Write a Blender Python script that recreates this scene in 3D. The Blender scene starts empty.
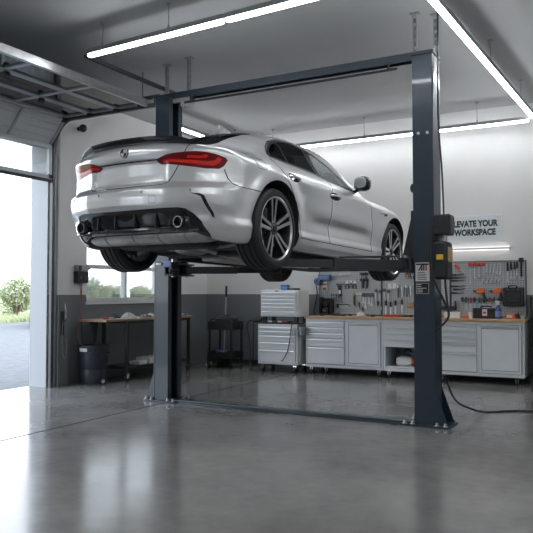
import bpy, bmesh, math, random
import numpy as np
from mathutils import Vector, Matrix
R = math.radians
random.seed(7)
SC = bpy.context.scene
COL = SC.collection

# ---------------------------------------------------------------- materials
def mat(name, col, rough=.5, metal=0., coat=0., spec=.5, var=0., vscale=8., bump=0., bscale=40., rvar=0., alpha=None, emit=None, estr=0., coatr=.05):
    m = bpy.data.materials.new(name); m.use_nodes = True
    nt = m.node_tree; b = nt.nodes['Principled BSDF']
    b.inputs['Base Color'].default_value = (*col, 1); b.inputs['Roughness'].default_value = rough
    b.inputs['Metallic'].default_value = metal; b.inputs['Coat Weight'].default_value = coat
    b.inputs['Coat Roughness'].default_value = coatr; b.inputs['Specular IOR Level'].default_value = spec
    if emit: b.inputs['Emission Color'].default_value = (*emit, 1); b.inputs['Emission Strength'].default_value = estr
    tc = nt.nodes.new('ShaderNodeTexCoord')
    def noise(sc, det=4):
        n = nt.nodes.new('ShaderNodeTexNoise'); n.inputs['Scale'].default_value = sc; n.inputs['Detail'].default_value = det
        nt.links.new(tc.outputs['Object'], n.inputs['Vector']); return n
    if var > 0:
        n = noise(vscale); r = nt.nodes.new('ShaderNodeValToRGB')
        r.color_ramp.elements[0].position = .3; r.color_ramp.elements[1].position = .7
        r.color_ramp.elements[0].color = (*[c * (1 - var) for c in col], 1)
        r.color_ramp.elements[1].color = (*[min(1, c * (1 + var)) for c in col], 1)
        nt.links.new(n.outputs['Fac'], r.inputs['Fac']); nt.links.new(r.outputs['Color'], b.inputs['Base Color'])
    if rvar > 0:
        n = noise(vscale * 1.7); mr = nt.nodes.new('ShaderNodeMapRange')
        mr.inputs['To Min'].default_value = max(0, rough - rvar); mr.inputs['To Max'].default_value = rough + rvar
        nt.links.new(n.outputs['Fac'], mr.inputs['Value']); nt.links.new(mr.outputs['Result'], b.inputs['Roughness'])
    if bump > 0:
        n = noise(bscale); bp = nt.nodes.new('ShaderNodeBump'); bp.inputs['Strength'].default_value = bump; bp.inputs['Distance'].default_value = .01
        nt.links.new(n.outputs['Fac'], bp.inputs['Height']); nt.links.new(bp.outputs['Normal'], b.inputs['Normal'])
    return m
def glassmat(name, tint, fac, rough=.02):
    m = bpy.data.materials.new(name); m.use_nodes = True; nt = m.node_tree; nt.nodes.clear()
    o = nt.nodes.new('ShaderNodeOutputMaterial'); t = nt.nodes.new('ShaderNodeBsdfTransparent'); g = nt.nodes.new('ShaderNodeBsdfGlossy'); x = nt.nodes.new('ShaderNodeMixShader')
    t.inputs['Color'].default_value = (*tint, 1); g.inputs['Roughness'].default_value = rough; g.inputs['Color'].default_value = (.9, .9, .9, 1)
    f = nt.nodes.new('ShaderNodeFresnel'); f.inputs['IOR'].default_value = 1.45
    mm = nt.nodes.new('ShaderNodeMath'); mm.operation = 'MULTIPLY'; mm.inputs[1].default_value = fac
    nt.links.new(f.outputs[0], mm.inputs[0]); nt.links.new(mm.outputs[0], x.inputs[0])
    nt.links.new(t.outputs[0], x.inputs[1]); nt.links.new(g.outputs[0], x.inputs[2]); nt.links.new(x.outputs[0], o.inputs[0])
    return m
def emis(name, col, s):
    m = bpy.data.materials.new(name); m.use_nodes = True; nt = m.node_tree; nt.nodes.clear()
    o = nt.nodes.new('ShaderNodeOutputMaterial'); e = nt.nodes.new('ShaderNodeEmission'); e.inputs[0].default_value = (*col, 1); e.inputs[1].default_value = s
    nt.links.new(e.outputs[0], o.inputs[0]); return m
def floor_mat():
    m = mat('polished_concrete', (.2, .2, .2), .2, spec=.5); nt = m.node_tree; b = nt.nodes['Principled BSDF']; L = nt.links.new
    tc = nt.nodes.new('ShaderNodeTexCoord'); N = nt.nodes.new
    n1 = N('ShaderNodeTexNoise'); n1.inputs['Scale'].default_value = 1.1; n1.inputs['Detail'].default_value = 5; n1.inputs['Roughness'].default_value = .5
    n2 = N('ShaderNodeTexNoise'); n2.inputs['Scale'].default_value = 9; n2.inputs['Detail'].default_value = 2
    L(tc.outputs['Object'], n1.inputs['Vector']); L(tc.outputs['Object'], n2.inputs['Vector'])
    mx = N('ShaderNodeMath'); mx.operation = 'MULTIPLY_ADD'; mx.inputs[1].default_value = .35
    L(n2.outputs['Fac'], mx.inputs[0]); L(n1.outputs['Fac'], mx.inputs[2])
    cr = N('ShaderNodeValToRGB'); e = cr.color_ramp.elements
    e[0].position = .30; e[0].color = (.125, .125, .125, 1); e[1].position = 1.; e[1].color = (.315, .30, .28, 1)
    L(mx.outputs[0], cr.inputs['Fac'])
    sp = N('ShaderNodeSeparateXYZ'); L(tc.outputs['Object'], sp.inputs[0])
    prev = cr.outputs['Color']
    for ax, v in (('X', -4.97), ('X', .6), ('Y', 2.2)):       # saw-cut joints in the slab
        s = N('ShaderNodeMath'); s.operation = 'SUBTRACT'; s.inputs[1].default_value = v; L(sp.outputs[ax], s.inputs[0])
        a = N('ShaderNodeMath'); a.operation = 'ABSOLUTE'; L(s.outputs[0], a.inputs[0])
        c = N('ShaderNodeMath'); c.operation = 'LESS_THAN'; c.inputs[1].default_value = .009; L(a.outputs[0], c.inputs[0])
        mix = N('ShaderNodeMixRGB'); mix.inputs['Color2'].default_value = (.045, .045, .045, 1); L(c.outputs[0], mix.inputs['Fac']); L(prev, mix.inputs['Color1']); prev = mix.outputs[0]
    L(prev, b.inputs['Base Color'])
    mr = N('ShaderNodeMapRange'); mr.inputs['From Min'].default_value = .35; mr.inputs['From Max'].default_value = .8; mr.inputs['To Min'].default_value = .09; mr.inputs['To Max'].default_value = .20
    L(mx.outputs[0], mr.inputs['Value']); L(mr.outputs['Result'], b.inputs['Roughness'])
    bp = N('ShaderNodeBump'); bp.inputs['Strength'].default_value = .05; bp.inputs['Distance'].default_value = .01
    n3 = N('ShaderNodeTexNoise'); n3.inputs['Scale'].default_value = 5; n3.inputs['Detail'].default_value = 3; L(tc.outputs['Object'], n3.inputs['Vector'])
    L(n3.outputs['Fac'], bp.inputs['Height']); L(bp.outputs['Normal'], b.inputs['Normal'])
    b.inputs['Specular IOR Level'].default_value = .6
    return m
def wall_mat():
    m = mat('two_tone_wall_paint', (.8, .8, .8), .55); nt = m.node_tree; b = nt.nodes['Principled BSDF']; L = nt.links.new; N = nt.nodes.new
    tc = N('ShaderNodeTexCoord'); sp = N('ShaderNodeSeparateXYZ'); L(tc.outputs['Object'], sp.inputs[0])
    c = N('ShaderNodeMath'); c.operation = 'LESS_THAN'; c.inputs[1].default_value = 1.27; L(sp.outputs['Z'], c.inputs[0])
    n = N('ShaderNodeTexNoise'); n.inputs['Scale'].default_value = 3; n.inputs['Detail'].default_value = 5; L(tc.outputs['Object'], n.inputs['Vector'])
    a = N('ShaderNodeMixRGB'); a.inputs['Color1'].default_value = (.74, .735, .725, 1); a.inputs['Color2'].default_value = (.80, .79, .775, 1); L(n.outputs['Fac'], a.inputs['Fac'])
    g = N('ShaderNodeMixRGB'); g.inputs['Color1'].default_value = (.16, .175, .18, 1); g.inputs['Color2'].default_value = (.19, .205, .21, 1); L(n.outputs['Fac'], g.inputs['Fac'])
    mix = N('ShaderNodeMixRGB'); L(c.outputs[0], mix.inputs['Fac']); L(a.outputs[0], mix.inputs['Color1']); L(g.outputs[0], mix.inputs['Color2'])
    L(mix.outputs[0], b.inputs['Base Color']); return m
def speckle(name, base, dots, scale, size):
    m = mat(name, base, .5); nt = m.node_tree; b = nt.nodes['Principled BSDF']; L = nt.links.new; N = nt.nodes.new
    tc = N('ShaderNodeTexCoord'); sp = N('ShaderNodeSeparateXYZ'); L(tc.outputs['Object'], sp.inputs[0])
    outs = []
    for ax in 'XZ':
        k = N('ShaderNodeMath'); k.operation = 'MULTIPLY'; k.inputs[1].default_value = scale; L(sp.outputs[ax], k.inputs[0])
        f = N('ShaderNodeMath'); f.operation = 'FRACT'; L(k.outputs[0], f.inputs[0])
        s = N('ShaderNodeMath'); s.operation = 'SUBTRACT'; s.inputs[1].default_value = .5; L(f.outputs[0], s.inputs[0])
        q = N('ShaderNodeMath'); q.operation = 'POWER'; q.inputs[1].default_value = 2; L(s.outputs[0], q.inputs[0]); outs.append(q)
    ad = N('ShaderNodeMath'); L(outs[0].outputs[0], ad.inputs[0]); L(outs[1].outputs[0], ad.inputs[1])
    c = N('ShaderNodeMath'); c.operation = 'LESS_THAN'; c.inputs[1].default_value = size * size; L(ad.outputs[0], c.inputs[0])
    mix = N('ShaderNodeMixRGB'); mix.inputs['Color1'].default_value = (*base, 1); mix.inputs['Color2'].default_value = (*dots, 1); L(c.outputs[0], mix.inputs['Fac'])
    L(mix.outputs[0], b.inputs['Base Color']); return m
def wood_mat(name, c0, c1):
    m = mat(name, c0, .45); nt = m.node_tree; b = nt.nodes['Principled BSDF']; L = nt.links.new; N = nt.nodes.new
    tc = N('ShaderNodeTexCoord'); mp = N('ShaderNodeMapping'); mp.inputs['Scale'].default_value = (1.5, 14, 14); L(tc.outputs['Object'], mp.inputs[0])
    n = N('ShaderNodeTexNoise'); n.inputs['Scale'].default_value = 3; n.inputs['Detail'].default_value = 6; L(mp.outputs[0], n.inputs['Vector'])
    r = N('ShaderNodeValToRGB'); r.color_ramp.elements[0].position = .35; r.color_ramp.elements[1].position = .65
    r.color_ramp.elements[0].color = (*c0, 1); r.color_ramp.elements[1].color = (*c1, 1); L(n.outputs['Fac'], r.inputs['Fac']); L(r.outputs[0], b.inputs['Base Color']); return m

M = dict(
    floor=floor_mat(), wall=wall_mat(), ceil=mat('ceiling_paint', (.46, .47, .48), .7, var=.03, vscale=1.5),
    pegboard=speckle('pegboard_steel', (.44, .46, .48), (.12, .125, .13), 26, .2),
    paint=mat('silver_car_paint', (.78, .79, .80), .30, .55, coat=1., coatr=.03, var=.01, vscale=300),
    gap=mat('panel_gap_black', (.01, .01, .01), .8),
    gblack=mat('gloss_black_trim', (.012, .013, .016), .12, coat=.6),
    mblack=mat('matte_black_plastic', (.02, .021, .023), .5, var=.15, vscale=30),
    rubber=mat('tyre_rubber', (.022, .023, .025), .62, bump=.1, bscale=120),
    under=mat('underbody_coating', (.03, .031, .033), .7, var=.3, vscale=12, bump=.3, bscale=20),
    tint=glassmat('tinted_car_glass', (.03, .034, .038), .36), clear=glassmat('clear_car_glass', (.80, .84, .84), .6),
    lampd=mat('dark_red_lamp_lens', (.20, .008, .012), .18, spec=.35), lampr=mat('bright_red_lamp_lens', (.85, .03, .02), .2, spec=.35),
    tipc=mat('dark_chrome', (.33,.34,.35), .3, 1.), tsteel=mat('bright_tool_steel', (.68,.69,.70), .35, .55), pblue=mat('dusty_blue_plastic', (.10,.15,.30), .45), jamb=mat('door_reveal_paint', (.42,.44,.46), .5), joint=mat('joint_sealant', (.012,.012,.012), .95, spec=.05), sblack=mat('satin_black_trim', (.012,.012,.013), .4, spec=.25), mglass=mat('mirror_glass', (.62,.64,.65), .3, .9), rim=mat('machined_alloy', (.62, .62, .63), .28, .9, coat=.3), rimd=mat('grey_alloy', (.10, .105, .11), .35, .8),
    chrome=mat('chrome', (.75, .76, .78), .12, 1.), steel=mat('brushed_steel', (.52, .53, .54), .35, .9, var=.1, vscale=20),
    alum=mat('aluminised_steel', (.50, .49, .47), .42, .75, var=.25, vscale=9, bump=.15, bscale=15), disc=mat('brake_disc_steel', (.3, .3, .3), .35, .9),
    lift=mat('navy_grey_powder_coat', (.020, .033, .050), .34, coat=.3, var=.06, vscale=14, bump=.04, bscale=90),
    liftb=mat('black_steel', (.022, .025, .028), .42, coat=.1), blue=mat('blue_plastic', (.04, .16, .5), .4),
    galv=mat('galvanised_steel', (.36, .37, .38), .42, .8, var=.12, vscale=18), dsteel=mat('dark_oiled_steel', (.10, .105, .11), .4, .7),
    doorp=mat('painted_door_panel', (.52, .54, .56), .45, var=.02), dframe=mat('door_aluminium_frame', (.42, .44, .46), .38, .5),
    dglass=glassmat('door_glazing', (.50, .55, .58), 1.3), wglass=glassmat('window_glass', (.95, .97, .97), .7), white=mat('white_painted_aluminium', (.72, .73, .74), .4),
    lamp=emis('led_diffuser', (.94, .97, 1.0), 15.), wlamp=emis('wall_lamp_diffuser', (1.0, .99, .97), 1.0), lamp2=emis('dimmer_led_diffuser', (.94, .97, 1.0), 9.5), lampoff=mat('lamp_housing', (.30, .31, .32), .45, .4),
    cab=mat('light_grey_cabinet_enamel', (.70, .725, .745), .38, coat=.15, var=.02), cabd=mat('cabinet_recess_shadow_gap', (.05, .055, .06), .6),
    wood=wood_mat('oiled_beech', (.42, .26, .13), (.55, .36, .2)), wood2=wood_mat('worn_pine', (.30, .19, .10), (.42, .28, .16)),
    bin=mat('dark_bin_plastic', (.028, .036, .045), .42, var=.15, vscale=10), paper=mat('white_label', (.75, .75, .74), .5), red=mat('red_plastic', (.60, .035, .02), .4),
    orange=mat('orange_plastic', (.72, .14, .03), .42), yellow=mat('yellow_sticker', (.80, .52, .04), .45), ink=mat('black_print', (.015, .02, .02), .6), green=mat('dark_green_letter', (.02, .05, .05), .5),
    sign=mat('sign_panel', (.74, .77, .79), .35), cloth=mat('grey_rag_cloth', (.20, .22, .25), .9, var=.3, vscale=20), clothw=mat('white_rag_cloth', (.62, .64, .66), .9, var=.1, vscale=20),
    tan=mat('tan_plastic', (.55, .40, .22), .5), asphalt=mat('asphalt', (.13, .13, .133), .85, var=.2, vscale=6, bump=.3, bscale=60), soil=mat('meadow_ground', (.26, .27, .13), .95, var=.25, vscale=.8),
    leaf=mat('bush_leaves', (.42, .45, .29), .7, var=.25, vscale=1.2), bark=mat('bark', (.12, .09, .06), .9), grass=mat('grass_blades', (.40, .42, .24), .8, var=.3, vscale=2.), cream=mat('cream_skin', (.7, .62, .45), .6),
    cu=mat('copper_brown_cable', (.28, .09, .05), .5), lblue=mat('pale_blue_label', (.16, .24, .5), .45), seat=mat('dark_seat_leather', (.03, .03, .032), .5), bluel=mat('blue_liquid', (.05, .09, .25), .25),
)

# ---------------------------------------------------------------- mesh builder
class MB:
    def __init__(s): s.v = []; s.f = []; s.T = Matrix.Identity(4)
    def add(s, vs, fs):
        o = len(s.v); s.v += [s.T @ Vector(p) for p in vs]; s.f += [tuple(o + i for i in f) for f in fs]; return s
    def box(s, x0, x1, y0, y1, z0, z1):
        x0, x1 = min(x0, x1), max(x0, x1); y0, y1 = min(y0, y1), max(y0, y1); z0, z1 = min(z0, z1), max(z0, z1)
        return s.add([(x0,y0,z0),(x1,y0,z0),(x1,y1,z0),(x0,y1,z0),(x0,y0,z1),(x1,y0,z1),(x1,y1,z1),(x0,y1,z1)],
                     [(0,3,2,1),(4,5,6,7),(0,1,5,4),(1,2,6,5),(2,3,7,6),(3,0,4,7)])
    def bar(s, p0, p1, w, h, up=(0,0,1)):
        p0, p1 = Vector(p0), Vector(p1); d = (p1 - p0).normalized(); u = Vector(up); r = d.cross(u)
        if r.length < 1e-4: r = d.cross(Vector((1,0,0)))
        r.normalize(); u = r.cross(d).normalized(); vs = []
        for p in (p0, p1):
            for a, b in ((-1,-1),(1,-1),(1,1),(-1,1)): vs.append(p + r * a * w / 2 + u * b * h / 2)
        return s.add(vs, [(0,1,2,3),(7,6,5,4),(0,4,5,1),(1,5,6,2),(2,6,7,3),(3,7,4,0)])
    def cyl(s, p0, p1, r0, r1=None, n=14):
        r1 = r0 if r1 is None else r1; return s.tube([p0, p1], [r0, r1], n)
    def tube(s, pts, r, n=8, closed=False):
        pts = [Vector(p) for p in pts]; k = len(pts); rs = r if isinstance(r, (list, tuple)) else [r] * k
        t0 = (pts[1] - pts[0]).normalized(); a = Vector((0,0,1)) if abs(t0.z) < .9 else Vector((1,0,0)); u = t0.cross(a).normalized(); vs = []
        for i, p in enumerate(pts):
            t = (pts[min(i+1, k-1)] - pts[max(i-1, 0)]).normalized(); u = (u - t * u.dot(t)).normalized(); w = t.cross(u)
            for j in range(n): an = 2*math.pi*j/n; vs.append(p + (u*math.cos(an) + w*math.sin(an)) * rs[i])
        fs = [(i*n+j, i*n+(j+1) % n, (i+1)*n+(j+1) % n, (i+1)*n+j) for i in range(k-1) for j in range(n)]
        fs += [tuple(range(n))[::-1], tuple((k-1)*n + j for j in range(n))]
        return s.add(vs, fs)
    def lathe(s, prof, n=24, axis='z', c=(0,0,0), closed=False):
        # prof: (radius, height) pairs round the axis through c
        vs = []
        for r, h in prof:
            for j in range(n):
                a = 2*math.pi*j/n; q = (r*math.cos(a), r*math.sin(a), h)
                if axis == 'x': q = (h, r*math.cos(a), r*math.sin(a))
                elif axis == 'y': q = (r*math.cos(a), h, r*math.sin(a))
                vs.append((q[0]+c[0], q[1]+c[1], q[2]+c[2]))
        k = len(prof); m = k if closed else k-1
        fs = [(i*n+j, i*n+(j+1) % n, ((i+1) % k)*n+(j+1) % n, ((i+1) % k)*n+j) for i in range(m) for j in range(n)]
        if not closed: fs += [tuple(range(n))[::-1], tuple((k-1)*n+j for j in range(n))]
        return s.add(vs, fs)
    def prism(s, poly, a, b, axis='y'):
        # poly in the plane across the axis: y -> (x,z), x -> (y,z), z -> (x,y)
        n = len(poly); vs = []
        for h in (a, b):
            for u, w in poly: vs.append({'y': (u,h,w), 'x': (h,u,w), 'z': (u,w,h)}[axis])
        fs = [tuple(range(n)), tuple(range(2*n-1, n-1, -1))] + [(i, n+i, n+(i+1) % n, (i+1) % n) for i in range(n)]
        return s.add(vs, fs)
    def blob(s, c, r, e=1., n=20, m=12):
        # superellipsoid
        vs = []; f = lambda t, p: math.copysign(abs(t)**p, t)
        for i in range(m+1):
            ph = -math.pi/2 + math.pi*i/m
            for j in range(n):
                th = 2*math.pi*j/n; vs.append((c[0]+r[0]*f(math.cos(ph),e)*f(math.cos(th),e), c[1]+r[1]*f(math.cos(ph),e)*f(math.sin(th),e), c[2]+r[2]*f(math.sin(ph),e)))
        return s.add(vs, [(i*n+j, i*n+(j+1) % n, (i+1)*n+(j+1) % n, (i+1)*n+j) for i in range(m) for j in range(n)])
    def rim_frame(s, x0, x1, z0, z1, w, y0, y1, axis='y'):
        # rectangular picture frame; axis y: (x,z) plane; axis x: (y,z) plane
        for a0, a1, b0, b1 in ((x0,x1,z0,z0+w),(x0,x1,z1-w,z1),(x0,x0+w,z0+w,z1-w),(x1-w,x1,z0+w,z1-w)):
            if axis == 'y': s.box(a0,a1,y0,y1,b0,b1)
            elif axis == 'x': s.box(y0,y1,a0,a1,b0,b1)
            else: s.box(a0,a1,b0,b1,y0,y1)
        return s
    def build(s, name, m, parent=None, bevel=0., angle=35, loc=None):
        me = bpy.data.meshes.new(name); me.from_pydata([tuple(p) for p in s.v], [], s.f); me.validate()
        bm = bmesh.new(); bm.from_mesh(me); bmesh.ops.remove_doubles(bm, verts=bm.verts, dist=1e-5)
        bmesh.ops.recalc_face_normals(bm, faces=bm.faces)
        if loc is not None: bmesh.ops.translate(bm, verts=bm.verts, vec=-Vector(loc))
        bm.to_mesh(me); bm.free()
        me.polygons.foreach_set('use_smooth', [True]*len(me.polygons)); me.set_sharp_from_angle(angle=R(angle))
        o = bpy.data.objects.new(name, me); COL.objects.link(o); me.materials.append(M[m] if isinstance(m, str) else m)
        if loc is not None: o.location = loc
        if parent: o.parent = parent
        if bevel > 0:
            b = o.modifiers.new('bevel', 'BEVEL'); b.width = bevel; b.segments = 2; b.limit_method = 'ANGLE'; b.angle_limit = R(40); b.harden_normals = False
        return o
def tag(o, label=None, cat=None, group=None, kind=None):
    if label: o['label'] = label
    if cat: o['category'] = cat
    if group: o['group'] = group
    if kind: o['kind'] = kind
    return o
def thing(name, label, cat, loc=(0,0,0), rz=0., group=None):
    o = bpy.data.objects.new(name, None); COL.objects.link(o); o.location = loc; o.rotation_euler = (0,0,rz); o.empty_display_size = .1
    return tag(o, label, cat, group)
def struct(name, mb, m, parent=None, **k):
    o = mb.build(name, m, parent, **k)
    if not parent: o['kind'] = 'structure'
    return o
def kids(o): return [c for c in bpy.data.objects if c.parent == o]
def copy_tree(o, parent=None):
    c = o.copy(); COL.objects.link(c)
    if parent: c.parent = parent
    for ch in kids(o): copy_tree(ch, c)
    return c
def text_mesh(txt, size, name, m, parent, mtx, extrude=.002, offset=0., align='CENTER', sx=1.):
    cu = bpy.data.curves.new(name, 'FONT'); cu.body = txt; cu.size = size; cu.extrude = extrude; cu.offset = offset; cu.align_x = align; cu.space_line = .9; cu.space_character = 1.02
    t = bpy.data.objects.new('tmp', cu); COL.objects.link(t); bpy.context.view_layer.update()
    me = bpy.data.meshes.new_from_object(t.evaluated_get(bpy.context.evaluated_depsgraph_get())); bpy.data.objects.remove(t); bpy.data.curves.remove(cu)
    me.transform(mtx @ Matrix.Diagonal((sx,1,1,1))); me.materials.clear(); me.materials.append(M[m]); me.name = name
    o = bpy.data.objects.new(name, me); COL.objects.link(o); o.parent = parent; return o
FRONT = Matrix(((1,0,0,0),(0,0,-1,0),(0,1,0,0),(0,0,0,1)))     # text facing -Y
def spline(pts, n=8):
    pts = [Vector(p) for p in pts]; out = []
    for i in range(len(pts)-1):
        p0, p1, p2, p3 = pts[max(i-1,0)], pts[i], pts[i+1], pts[min(i+2,len(pts)-1)]
        for k in range(n):
            t = k/n; out.append(.5*((2*p1)+(p2-p0)*t+(2*p0-5*p1+4*p2-p3)*t*t+(3*p1-p0-3*p2+p3)*t**3))
    out.append(pts[-1]); return out
SKY, EXPO = 2.4, 1.05
# ---------------------------------------------------------------- car body surface (car frame: rear axle y=0, ground z=0)
def tab(xs, ys, sm=0.05, n=2400):
    lo, hi = xs[0] - .5, xs[-1] + .5
    g = np.linspace(lo, hi, n); v = np.interp(g, xs, ys)
    k = max(3, int(sm / (g[1] - g[0])) | 1); w = np.hanning(k + 2)[1:-1]; w /= w.sum()
    vp = np.pad(v, k, mode='edge'); v = np.convolve(vp, w, mode='same')[k:-k]
    return lambda q: np.interp(q, g, v)
XP = tab([.10,.18,.24,.32,.37,.42,.50,.60,.70,.78,.80,.86,.90,.945,.975,1.22,1.29,1.36,1.45],
         [.76,.81,.845,.853,.838,.842,.855,.866,.868,.874,.874,.862,.845,.815,.785,.625,.56,.47,.33], .035)
XA = tab([-1.0,-.85,-.7,-.45,-.2,0,.5,2.3,2.75,3.1,3.35,3.55,3.7], [-.10,-.07,-.035,-.005,.004,.008,0,0,.008,-.005,-.05,-.13,-.24], .15)
XG = tab([-1.0,-.5,.0,.5,1.4,2.2,2.6], [-.10,-.055,-.01,0,0,-.03,-.06], .2)
XW = tab([.93,1.03], [0,1], .03)
Z0 = tab([-1.02,-.93,-.86,-.80,-.50,-.40,-.15,.0,.25,.48,.75,1.15,1.45,1.60,2.38,2.46,2.9,3.25,3.48,3.64,3.72],
         [.86,.945,.972,.978,.992,1.03,1.155,1.213,1.295,1.352,1.387,1.402,1.39,1.36,1.015,.99,.93,.83,.73,.60,.45], .10)
ZC = tab([-1.0,-.5,-.2,.4,1.5,2.0,2.6,3.6], [.15,.13,.32,.36,.36,.22,.09,.12], .2)
ZW = tab([1.3,1.8,2.6,3.0], [0,.45,.5,.15], .2)
YC = tab([.10,.20,.25,.30,.40,.425,.46,.53,.585,.61,.635,.70,.80,.83,.88,.93,.97,1.02],
         [-.72,-.79,-.84,-.885,-.915,-.935,-.955,-.965,-.958,-.93,-.905,-.90,-.905,-.915,-.93,-.925,-.905,-.86], .025)
YP = tab([0,.2,.4,.6,.7,.8,.9], [0,.008,.035,.10,.155,.26,.40], .1)
YF = tab([.1,.2,.35,.5,.62,.75,.9], [3.45,3.56,3.62,3.66,3.64,3.5,3.2], .08)
ZB = tab([-1.0,-.9,-.5,-.15,0,3,3.6], [.28,.275,.255,.22,.19,.185,.22], .1)
def smax(a, b, k):
    h = np.maximum(k - np.abs(a - b), 0) / k
    return np.maximum(a, b) + h * h * k * .25
def sstep(a, b, x):
    t = np.clip((x - a) / (b - a), 0, 1); return t * t * (3 - 2 * t)
WBASE, TR, ARC_Z, ARC_R = 2.79, .342, .352, .392
def F(p):
    x, y, z = p[..., 0], p[..., 1], p[..., 2]
    ax = np.sqrt(x * x + 1e-8)
    fl = 0
    for yw in (0., WBASE):
        r = np.hypot(y - yw, z - ARC_Z)
        fl = fl + .022 * np.exp(-((r - ARC_R - .02) / .085) ** 2) * sstep(.2, .35, z)
    wg = XW(z)
    X = XP(z) + XA(y) * (1 - wg) + XG(y) * wg + fl
    # concave lower door sculpting between the wheels
    X = X - .022 * np.exp(-((z - .47) / .06) ** 2) * sstep(.45, .9, y) * (1 - sstep(1.9, 2.3, y))
    f = ax - X
    yy = y + ZW(y) * ax * ax
    f = smax(f, (z - (Z0(yy) - ZC(y) * ax * ax)) * .92, .06)
    plate = sstep(.40, .35, ax) * sstep(.62, .65, z) * sstep(.825, .80, z)
    yr = YC(z) + YP(ax) + .028 * plate
    # bumper corner scoop above the side vent
    yr = yr + .02 * np.exp(-((ax - .66) / .05) ** 2) * np.exp(-((z - .40) / .05) ** 2)
    f = smax(f, yr - y, .07)
    f = smax(f, y - (YF(z) - .42 * (ax / .85) ** 3), .10)
    f = smax(f, ZB(y) - .065 * sstep(.50, .72, ax) * (1 - sstep(-.45, -.1, y)) - z, .04)
    return f
def grad(p):
    e = 1e-3; g = np.zeros_like(p)
    for i in range(3):
        d = np.zeros(3); d[i] = e
        g[..., i] = F(p + d) - F(p - d)
    return g / np.maximum(np.linalg.norm(g, axis=-1, keepdims=True), 1e-9)
# ---------------------------------------------------------------- the room
WX, BY, CH = -7.2, 10.9, 4.15            # left wall face, back wall face, ceiling height
EX, FY = 3.2, -3.6                       # right wall, wall behind the camera
struct('floor', MB().box(WX-.3, EX+.2, FY-.2, BY+.2, -.12, 0), 'floor')
struct('ceiling', MB().box(WX-.3, EX+.2, FY-.2, BY+.2, CH, CH+.15), 'ceil')
w = MB()                                  # left wall with one real and one added door opening, and one window opening
T0, T1 = WX-.3, WX
D1, D2, DH = (3.2, 6.93), (-3.3, -.4), 3.36  # D2: invented opening out of view, lets daylight onto the foreground
WY0, WY1, WZ0, WZ1 = 7.68, 9.62, 1.16, 2.35
w.box(T0,T1,FY-.2,D2[0],0,CH); w.box(T0,T1,D2[0],D2[1],DH,CH); w.box(T0,T1,D2[1],D1[0],0,CH); w.box(T0,T1,D1[0],D1[1],DH,CH)
w.box(T0,T1,D1[1],WY0,0,CH); w.box(T0,T1,WY0,WY1,0,WZ0); w.box(T0,T1,WY0,WY1,WZ1,CH); w.box(T0,T1,WY1,BY+.2,0,CH)
struct('wall_left', w, 'wall')
struct('wall_back', MB().box(WX, EX, BY, BY+.2, 0, CH), 'wall')
struct('wall_right', MB().box(EX, EX+.2, FY, BY+.2, 0, CH), 'wall')
struct('wall_front', MB().box(WX, EX+.2, FY-.2, FY, 0, CH), 'wall')
struct('trim_1', MB().box(WX, WX+.07, 7.06, 7.26, 0, CH), 'wall', bevel=.004)
struct('trim_2', MB().box(WX-.32, WX+.0, D1[1]-.025, D1[1]+.0, 0, DH).box(WX-.32, WX, D1[0], D1[0]+.025, 0, DH), 'jamb')
struct('trim_4', MB().box(-4.98, -4.962, FY, BY-.02, -.01, .0012), 'joint')
struct('baseboard_back', MB().box(WX+.02, EX, BY-.015, BY, 0, .08), 'mblack')
# outside window
win = struct('window_1', MB().rim_frame(WY0, WY1, WZ0, WZ1, .06, WX-.16, WX-.06, 'x').box(WX-.15, WX-.07, WY0+.06, WY1-.06, 1.665, 1.725).box(WX-.15, WX-.07, 8.62, 8.68, WZ0+.06, 1.665).box(WX-.15, WX-.07, 8.62, 8.68, 1.725, WZ1-.06), 'white', bevel=.004)
struct('window_pane', MB().box(WX-.115, WX-.105, WY0+.05, WY1-.05, WZ0+.05, WZ1-.05), 'wglass', win)
struct('window_sill', MB().box(WX-.06, WX+.03, WY0-.03, WY1+.03, WZ0-.035, WZ0), 'white', win, bevel=.004)

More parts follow.
